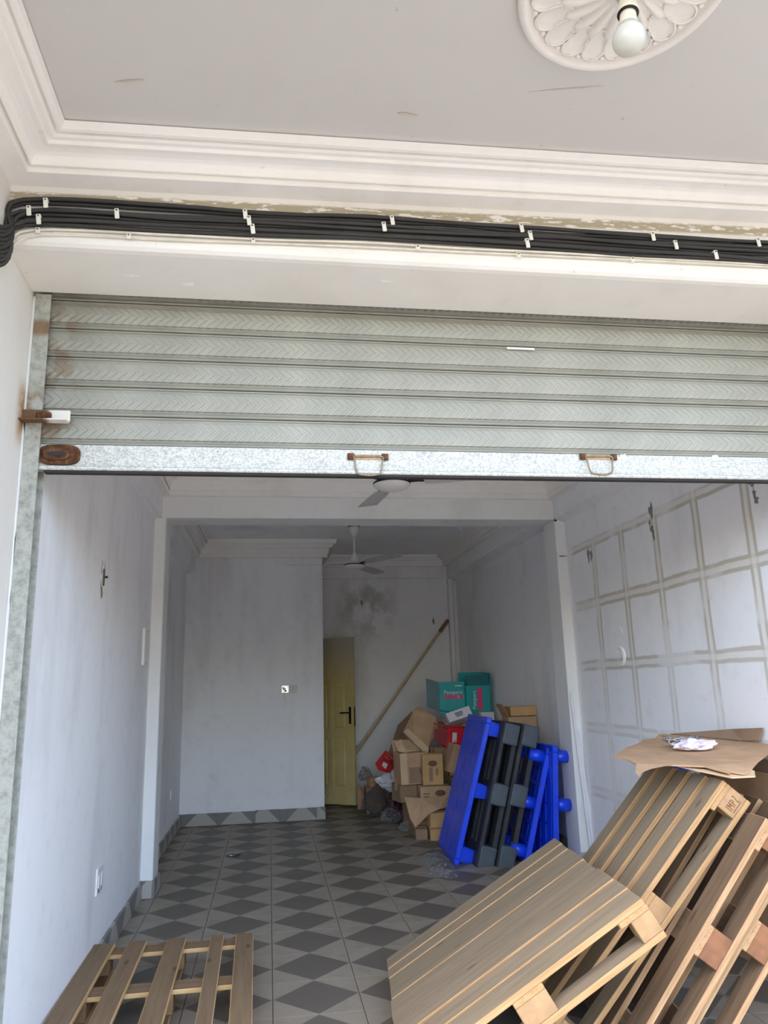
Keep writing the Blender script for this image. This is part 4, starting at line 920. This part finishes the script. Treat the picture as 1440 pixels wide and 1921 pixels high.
# ------------------------------------------------------------------ the heap of cartons
def carton(name, c, size, rot, label, mat='card', flaps='closed', inside='card_in', group=None, cat='box', prints=()):
    """c = centre of the base; open cartons get four flaps folded out"""
    w_, d_, h_ = size
    Mx = Matrix.Translation(c) @ Matrix.Rotation(rot[2], 4, 'Z') @ Matrix.Rotation(rot[1], 4, 'Y') @ Matrix.Rotation(rot[0], 4, 'X')
    t = thing(name, None, label, cat, group, Mx); th = 0.006; hw, hd_ = w_/2, d_/2
    bm = bmesh.new()
    if flaps == 'closed':
        bbox(bm, (-hw, -hd_, 0), (hw, hd_, h_), 0.003); fin('carton_body', bm, mat, t)
        bm = bmesh.new(); bbox(bm, (-hw-0.001, -0.022, h_-0.06), (hw+0.001, 0.022, h_+0.0012), 0); fin('packing_tape', bm, 'card_l', t)
    else:
        bbox(bm, (-hw, -hd_, 0), (hw, hd_, th)); bbox(bm, (-hw, -hd_, th), (hw, -hd_+th, h_)); bbox(bm, (-hw, hd_-th, th), (hw, hd_, h_))
        bbox(bm, (-hw, -hd_+th, th), (-hw+th, hd_-th, h_)); bbox(bm, (hw-th, -hd_+th, th), (hw, hd_-th, h_)); fin('carton_body', bm, mat, t)
        angs = flaps if isinstance(flaps, (list, tuple)) else (40, 50, 35, 60)
        for i, (ax, a) in enumerate(zip(('f', 'b', 'l', 'r'), angs)):
            if a is None: continue
            bm = bmesh.new(); ln = (d_ if ax in 'fb' else w_)*0.48; ra = math.radians(a)
            if ax == 'f': p0, p1, o_ = (-hw, -hd_, h_), (hw, -hd_, h_), Vector((0, -math.cos(ra), math.sin(ra)))
            if ax == 'b': p0, p1, o_ = (-hw, hd_, h_), (hw, hd_, h_), Vector((0, math.cos(ra), math.sin(ra)))
            if ax == 'l': p0, p1, o_ = (-hw, -hd_, h_), (-hw, hd_, h_), Vector((-math.cos(ra), 0, math.sin(ra)))
            if ax == 'r': p0, p1, o_ = (hw, -hd_, h_), (hw, hd_, h_), Vector((math.cos(ra), 0, math.sin(ra)))
            p0, p1 = Vector(p0), Vector(p1); nn = (p1-p0).cross(o_).normalized()*0.004
            quadpoly(bm, [p0, p1, p1+o_*ln, p0+o_*ln], nn); fin('flap', bm, mat, t)
    for (kind, x, z, w2, h2, m_) in prints:   # print on the front (-y) face
        bm = bmesh.new()
        if kind == 'rect': bbox(bm, (x-w2/2, -hd_-0.0012, z-h2/2), (x+w2/2, -hd_+0.001, z+h2/2))
        if kind == 'oval': quadpoly(bm, [(x+w2/2*math.cos(2*PI*i/18), -hd_-0.0012, z+h2/2*math.sin(2*PI*i/18)) for i in range(18)], (0, 0.002, 0))
        fin('print', bm, m_, t)
    return t
R = math.radians
FR = lambda x, y, z: frame((1, 0, 0), (0, 0, 1), (0, -1, 0), (x, y, z))
# hidden supports first: plain brown cartons at the bottom of the heap, partly visible
carton('carton', (1.60, 4.55, 0), (0.52, 0.45, 0.42), (0, 0, R(6)), 'large brown carton at the bottom of the heap, mostly buried behind the open box', 'card_d')
carton('carton', (2.12, 4.60, 0), (0.46, 0.50, 0.56), (0, 0, R(-4)), 'brown carton on the floor by the right wall, under the diaper boxes', 'card_d')
carton('carton', (2.13, 4.62, 0.562), (0.46, 0.46, 0.42), (0, 0, R(3)), 'brown carton directly under the white printed box', 'card')
carton('carton', (1.98, 3.95, 0), (0.48, 0.50, 0.50), (0, 0, R(3)), 'brown carton on the floor behind the blue pallet, low in the heap', 'card_d')
carton('carton', (1.99, 4.02, 0.502), (0.44, 0.46, 0.26), (0, 0, R(-3)), 'brown carton behind the red box in the middle of the heap', 'card')
# teal diaper boxes
tl = carton('diaper_box', (1.992, 4.62, 1.105), (0.286, 0.30, 0.315), (0, 0, R(-3)), 'teal diaper box with a pink band across, left one on top of the heap', 'teal', (None, None, None, None), prints=[('rect', 0.015, 0.150, 0.215, 0.042, 'pink'), ('oval', 0.07, 0.150, 0.028, 0.034, 'white_print'), ('rect', 0.075, 0.270, 0.08, 0.010, 'white_print')])
lettering('printed_word', 'Pampers', 0.060, 'white_print', tl, FR(0.01, -0.1512, 0.200))
bm = bmesh.new(); quadpoly(bm, [(-0.145, -0.148, 0.0), (-0.145, -0.148, 0.315), (-0.27, -0.02, 0.36), (-0.27, -0.02, 0.045)], (0.004, 0.004, 0)); fin('side_panel', bm, 'teal_grey', tl)
bm = bmesh.new(); bbox(bm, (-0.1455, -0.15, 0.05), (-0.1432, -0.03, 0.28)); fin('print', bm, 'navy_print', tl)
tr = carton('diaper_box', (2.257, 4.56, 1.075), (0.275, 0.28, 0.305), (R(3), 0, R(2)), 'teal diaper box with raised lid and upright lettering, right one on the heap', 'teal', (None, 86, None, 88), prints=[('rect', 0.02, 0.16, 0.060, 0.24, 'pink')])
lettering('printed_word', 'Pampers', 0.058, 'white_print', tr, FR(-0.045, -0.1412, 0.150) @ Matrix.Rotation(PI/2, 4, 'Z'))
bm = bmesh.new(); quadpoly(bm, [(-0.12, -0.143, 0.304), (0.135, -0.143, 0.304), (0.12, -0.128, 0.42), (-0.135, -0.128, 0.42)], (0, 0.004, 0)); fin('lid_flap', bm, 'teal_d', tr)
cs2 = thing('teal_scrap', (1.90, 4.40, 1.03), 'crushed teal packaging scrap sticking out under the left diaper box', 'packaging')
bm = bmesh.new(); quadpoly(bm, [(-0.09, -0.05, 0.08), (0.07, -0.08, 0.05), (0.09, -0.09, -0.0), (-0.02, -0.09, -0.03)], (0.01, 0.08, 0.015)); fin('scrap', bm, 'teal', cs2)
wp = carton('printed_box', (1.99, 4.22, 1.00), (0.27, 0.20, 0.105), (R(-22), R(-16), R(4)), 'small white box with blue lettering tilted under the diaper boxes', 'white_card', 'closed', prints=[('rect', 0.0, 0.072, 0.09, 0.010, 'navy_print'), ('rect', 0.0, 0.055, 0.09, 0.010, 'navy_print'), ('rect', 0.0, 0.038, 0.07, 0.010, 'navy_print')])
carton('white_box', (2.33, 4.40, 0.985), (0.15, 0.16, 0.10), (0, 0, R(2)), 'plain white small box at the right of the heap below the raised-lid diaper box', 'white_card')
# red box
rb = carton('red_box', (1.845, 3.90, 0.765), (0.22, 0.20, 0.205), (R(6), R(4), R(3)), 'red carton with a white price label and one flap open', 'red', (None, None, 10, None), prints=[('rect', -0.035, 0.115, 0.045, 0.095, 'white_print'), ('rect', -0.032, 0.080, 0.026, 0.012, 'dark')])
bm = bmesh.new(); quadpoly(bm, [(-0.11, -0.10, 0.02), (-0.11, -0.10, 0.20), (-0.235, -0.06, 0.185), (-0.235, -0.06, 0.08)], (0, 0.004, 0)); fin('side_flap', bm, 'red_d', rb)
# cardboard pieces at the left of the heap
def sheet(name, pts, th, mat, label, prints=()):
    c = sum((Vector(p) for p in pts), Vector())/len(pts); t = thing(name, c, label, 'cardboard')
    o = slab_poly('flat_panel', [Vector(p)-c for p in pts], th, mat, t); return t
on_ = None
sheet('flattened_cardboard', [(1.345, 4.05, 0.93), (1.45, 4.05, 0.80), (1.58, 4.0, 0.73), (1.72, 4.05, 0.98), (1.73, 4.2, 1.06), (1.545, 4.3, 1.17), (1.50, 4.25, 1.13)], 0.010, 'card', 'broad brown flattened carton propped diagonally on the left slope of the heap')
sheet('flattened_cardboard', [(1.345, 4.03, 0.93), (1.39, 4.02, 0.965), (1.60, 3.99, 0.765), (1.585, 3.985, 0.715), (1.545, 3.99, 0.722)], 0.012, 'card_l', 'pale folded carton end along the lower edge of the diagonal brown carton')
sheet('flattened_cardboard', [(1.27, 5.0, 0.50), (1.54, 4.95, 0.01), (1.73, 4.9, 0.85), (1.72, 4.95, 1.14), (1.62, 5.0, 1.10), (1.46, 5.05, 0.95)], 0.012, 'card_d', 'dark brown cardboard sheet leaning furthest back on the left of the heap')
sheet('flattened_cardboard', [(1.24, 3.98, 0.83), (1.31, 3.96, 0.86), (1.36, 3.92, 0.76), (1.49, 3.90, 0.75), (1.33, 3.88, 0.735), (1.26, 3.9, 0.75)], 0.006, 'card_l', 'torn pale carton flap standing up at the left of the open brown box')
ob = carton('carton', (1.385, 3.90, 0.445), (0.285, 0.24, 0.295), (0, 0, R(8)), 'brown carton with a torn-open window front, left half of the middle of the heap', 'card', (None, 70, None, None), prints=[('rect', 0.03, 0.085, 0.17, 0.15, 'card_d'), ('rect', 0.08, 0.115, 0.05, 0.05, 'dark')])
bm = bmesh.new(); quadpoly(bm, [(-0.14, -0.122, 0.0), (-0.07, -0.126, 0.0), (-0.075, -0.126, 0.30), (-0.15, -0.122, 0.29)], (0, 0.004, 0)); fin('torn_flap', bm, 'card_l', ob)
pb_ = carton('carton', (1.575, 3.80, 0.440), (0.205, 0.20, 0.285), (0, 0, R(-3)), 'upright brown carton with faded leaf print beside the torn-open one', 'card_y', 'closed', prints=[('oval', 0.0, 0.20, 0.09, 0.055, 'print_brown'), ('rect', -0.02, 0.10, 0.035, 0.13, 'card_d'), ('oval', 0.04, 0.12, 0.03, 0.08, 'card_d')])
carton('carton', (1.765, 3.72, 0.545), (0.16, 0.24, 0.27), (0, R(16), R(4)), 'brown carton tilted to the right against the blue pallet', 'card')
carton('carton', (1.69, 3.98, 0.502), (0.14, 0.20, 0.27), (0, 0, R(5)), 'narrow brown carton standing behind the leaf-print carton', 'card_d')
ov = carton('carton', (1.575, 3.74, 0.285), (0.30, 0.24, 0.150), (0, 0, R(-2)), 'low brown carton with a dark oval logo under the leaf-print carton', 'card', 'closed', prints=[('oval', 0.045, 0.088, 0.105, 0.062, 'print_brown'), ('oval', 0.045, 0.088, 0.075, 0.036, 'card'), ('rect', -0.09, 0.085, 0.06, 0.010, 'print_brown'), ('rect', -0.09, 0.060, 0.05, 0.008, 'print_brown')])
carton('carton', (1.36, 3.95, 0.275), (0.26, 0.24, 0.165), (0, 0, R(12)), 'dark flat carton squeezed under the torn-open carton', 'card_d')
carton('carton', (1.55, 3.80, 0.0), (0.44, 0.34, 0.28), (0, 0, R(4)), 'brown carton on the floor under the low oval-logo carton', 'card_d')
sheet('flattened_cardboard', [(1.265, 3.62, 0.35), (1.42, 3.52, 0.345), (1.66, 3.55, 0.335), (1.69, 3.50, 0.27), (1.55, 3.42, 0.255), (1.46, 3.40, 0.225), (1.40, 3.42, 0.17), (1.33, 3.45, 0.10), (1.29, 3.5, 0.18)], 0.006, 'card', 'limp brown cardboard sheet draped over the front of the lower boxes')
carton('carton', (1.545, 3.50, 0.100), (0.175, 0.18, 0.128), (0, 0, R(4)), 'small yellowish carton, upper of the two stacked at the heap front', 'card_y')
carton('carton', (1.535, 3.44, 0.0), (0.16, 0.20, 0.099), (0, 0, R(-4)), 'small yellowish carton on the floor, lower of the two at the heap front', 'card_y')
carton('carton', (1.395, 3.52, 0.0), (0.11, 0.22, 0.095), (0, 0, R(-8)), 'flat brown carton on the floor left of the small stacked cartons', 'card_d')
carton('carton', (1.172, 5.10, 0.335), (0.16, 0.16, 0.045), (0, 0, R(10)), 'thin brown carton lying beside the door, upper of two', 'card_y')
carton('carton', (1.178, 5.10, 0.285), (0.15, 0.16, 0.045), (0, 0, R(4)), 'thin brown carton lying beside the door, lower of two', 'card')
carton('carton', (1.18, 5.14, 0.0), (0.22, 0.22, 0.28), (0, 0, R(0)), 'grey brown carton on the floor near the door, half hidden by grey film', 'card_d')
st_ = thing('card_offcut', (1.06, 5.42, 0), 'upright brown card offcut standing on the floor at the free edge of the yellow door', 'cardboard')
bm = bmesh.new(); quadpoly(bm, [(-0.05, -0.03, 0), (0.065, -0.02, 0), (0.05, 0.03, 0.20), (-0.03, 0.0, 0.27), (-0.05, 0.0, 0.25)], (0, 0.02, 0)); fin('offcut_panel', bm, 'card', st_)
# tall boxes by the right wall, seen above the pallets
carton('carton', (2.315, 3.22, 0), (0.27, 0.26, 0.58), (0, 0, 0), 'tall brown carton on the floor by the right wall, hidden low behind the pallets', 'card_d')
carton('carton', (2.315, 3.20, 0.582), (0.265, 0.24, 0.50), (0, 0, R(-2)), 'brown carton on the tall stack against the right wall above the black pallets', 'card', (None, None, 65, None))
carton('carton', (2.325, 3.20, 1.088), (0.255, 0.22, 0.085), (0, 0, R(2)), 'low brown carton topmost against the right wall', 'card_y')

# soft things: bags and films
def crumple(name, c, rad, mat, label, cat='bag', seed=0, amp=0.5, sub=4, flat=None, spots=()):
    t = thing(name, c, label, cat); bm = bmesh.new(); bmesh.ops.create_icosphere(bm, subdivisions=sub, radius=1.0); o_ = Vector((seed*3.1, seed*1.7, seed))
    for v in bm.verts:
        p = v.co.copy(); f = 1+amp*mnoise.noise(p*1.8+o_)+amp*0.5*abs(mnoise.noise(p*4.2+o_))
        v.co = Vector((p.x*rad[0], p.y*rad[1], p.z*rad[2]))*f
        if flat is not None: v.co.z = max(v.co.z, flat)
    fin('body', bm, mat, t, mat.startswith('film'))
    for (x, z, r1, r2, m_) in spots:
        bm = bmesh.new(); bbox(bm, (x-r1, -rad[1]*1.12, z-r2), (x+r1, -rad[1]*0.7, z+r2), 0.004); fin('printed_patch', bm, m_, t)
    return t
rbg = thing('printed_bag', (1.31, 4.90, 0.55), 'crumpled red and yellow printed carton lying at the left end of the heap', 'packaging')
bm = bmesh.new(); quadpoly(bm, [(-0.15, 0.0, 0.0), (-0.03, 0.02, 0.13), (0.06, 0.0, 0.05), (0.12, -0.02, -0.08), (-0.02, -0.05, -0.10), (-0.12, -0.04, -0.07)], (0.02, 0.06, 0.0)); fin('carton_panel', bm, 'red', rbg)
bm = bmesh.new(); quadpoly(bm, [(-0.06, -0.052, 0.02), (-0.01, -0.050, -0.01), (-0.04, -0.058, -0.06), (-0.08, -0.055, -0.02)], (0, 0.01, 0)); fin('printed_patch', bm, 'white_print', rbg)
bm = bmesh.new(); quadpoly(bm, [(-0.045, -0.01, 0.09), (-0.01, 0.0, 0.06), (0.02, -0.012, 0.02), (-0.03, -0.03, 0.05)], (0, 0.012, 0)); fin('printed_patch', bm, 'yellow', rbg)
bm = bmesh.new(); quadpoly(bm, [(0.02, -0.03, 0.03), (0.15, -0.02, 0.05), (0.15, -0.04, -0.09), (0.06, -0.05, -0.10)], (0, 0.05, 0)); fin('dark_panel', bm, 'red_d', rbg)
crumple('paper_bag', (1.295, 4.62, 0.385), (0.105, 0.08, 0.085), 'paper', 'crumpled white paper bag with black marks at the left of the heap', 'bag', 12, 0.9, 4, None, [(0.03, -0.01, 0.035, 0.006, 'dark'), (-0.075, -0.015, 0.006, 0.010, 'dark'), (0.06, 0.025, 0.03, 0.005, 'dark')])
crumple('plastic_bag', (1.30, 4.42, 0.15), (0.10, 0.10, 0.145), 'maroon', 'dark maroon plastic bag slumped below the white paper bag', 'bag', 3, 0.45, 4, -0.145)
crumple('plastic_bag', (1.16, 4.86, 0.155), (0.13, 0.10, 0.15), 'film_g', 'grey crumpled plastic film bundle on the floor between the door and the heap', 'plastic film', 4, 0.4, 4, -0.15)
crumple('plastic_bag', (1.25, 4.36, 0.075), (0.105, 0.09, 0.075), 'film', 'clear crumpled plastic bag on the floor at the foot of the heap', 'plastic film', 5, 0.4, 4, -0.07)
crumple('plastic_bag', (1.315, 3.86, 0.045), (0.065, 0.06, 0.045), 'film', 'small shiny clear plastic wrapper in front of the heap', 'plastic film', 6, 0.5, 4, -0.042)
crumple('plastic_bag', (1.09, 5.27, 0.40), (0.07, 0.06, 0.075), 'film_g', 'pale grey plastic bag hanging out behind the yellow door, on the card offcut', 'plastic film', 7, 0.35, 4)
def cover(name, pts, h, mat, label, seed=0):
    c = Vector((sum(p[0] for p in pts)/len(pts), sum(p[1] for p in pts)/len(pts), 0)); t = thing(name, c, label, 'plastic film')
    bm = bmesh.new(); rings = []; N = len(pts)*4
    out = smooth_path([(p[0], p[1], 0) for p in pts]+[(pts[0][0], pts[0][1], 0)], 4)[:-1]
    for j in range(9):
        f = 1-j/9*0.97; ring = []
        for i, p in enumerate(out):
            q = (p-c)*f; z = h*(1-f**2.4)*(0.75+0.5*mnoise.noise(q*7+Vector((seed, 0, 0))))+0.004+0.012*abs(mnoise.noise(q*24))
            if j == 0: z = 0.002
            ring.append(bm.verts.new((q.x, q.y, max(0.002, z))))
        rings.append(ring)
    for a, b in zip(rings, rings[1:]):
        for i in range(len(a)): bm.faces.new((a[i], a[(i+1) % len(a)], b[(i+1) % len(a)], b[i]))
    bm.faces.new(rings[-1]); fin('sheet', bm, mat, t, True); return t
cover('plastic_sheet', [(1.18, 2.62), (1.20, 2.30), (1.17, 2.12), (1.24, 2.00), (1.345, 1.95), (1.40, 2.15), (1.43, 2.50), (1.40, 2.72), (1.30, 2.76)], 0.085, 'film', 'clear plastic sheet lying on the tiles in front of the blue pallet', 1)
crumple('foil_scrap', (-0.323, 3.234, 0.014), (0.05, 0.03, 0.014), 'chain', 'tiny crumpled foil scrap alone on the tiles of the rear room', 'scrap', 8, 0.4, 3, -0.013)
# stick leaning on the back wall
a_, b_ = Vector((2.318, 5.905, 2.225)), Vector((1.072, 5.75, 0.647)); d_ = (b_-a_).normalized()
base = a_+d_*((a_.z-0.02)/-d_.z)
pt = thing('wooden_stick', (base.x, base.y, 0.02), 'long pale wooden stick leaning diagonally on the back wall, brown at its upper end', 'stick')
bm = bmesh.new(); e_ = a_+d_*0.20
tube(bm, [base-base, e_-base], [0.021, 0.019], 4); fin('shaft', bm, 'pole', pt)
bm = bmesh.new(); tube(bm, [e_-base, a_-base], [0.026, 0.024], 8); fin('end_sleeve', bm, 'pole_end', pt)
# offcuts at the foot of the right column
for i, (x, y, sx, sy, sz, m_, lb) in enumerate([(2.375, 1.90, 0.03, 0.05, 0.10, 'white_card', 'small white offcut standing at the foot of the right column'), (2.30, 1.93, 0.05, 0.04, 0.05, 'dark', 'small dark lump on the floor at the foot of the right column')]):
    t = thing('offcut', (x, y, 0), lb, 'offcut'); bm = bmesh.new(); bbox(bm, (-sx, -sy, 0), (sx, sy, sz), 0.008, seg=2)
    for v in bm.verts: v.co += Vector((1, 1, 0))*0.01*mnoise.noise(v.co*40)
    fin('lump', bm, m_, t)
for i, (x0, x1, z1, lb) in enumerate([(2.404, 2.352, 1.30, 'slim white batten leaning against the front of the right column, taller of two'), (2.428, 2.385, 1.02, 'slim white batten leaning against the right column, shorter of two')]):
    y0 = 1.925-0.004*i
    t = thing('white_batten', (x0, y0, 0), lb, 'batten'); bm = bmesh.new()
    quadpoly(bm, [(-0.011, 0, 0), (0.011, 0, 0), (x1-x0+0.011, 0.043, z1), (x1-x0-0.011, 0.043, z1)], (0, 0.008, 0)); fin('strip', bm, 'white_card', t)
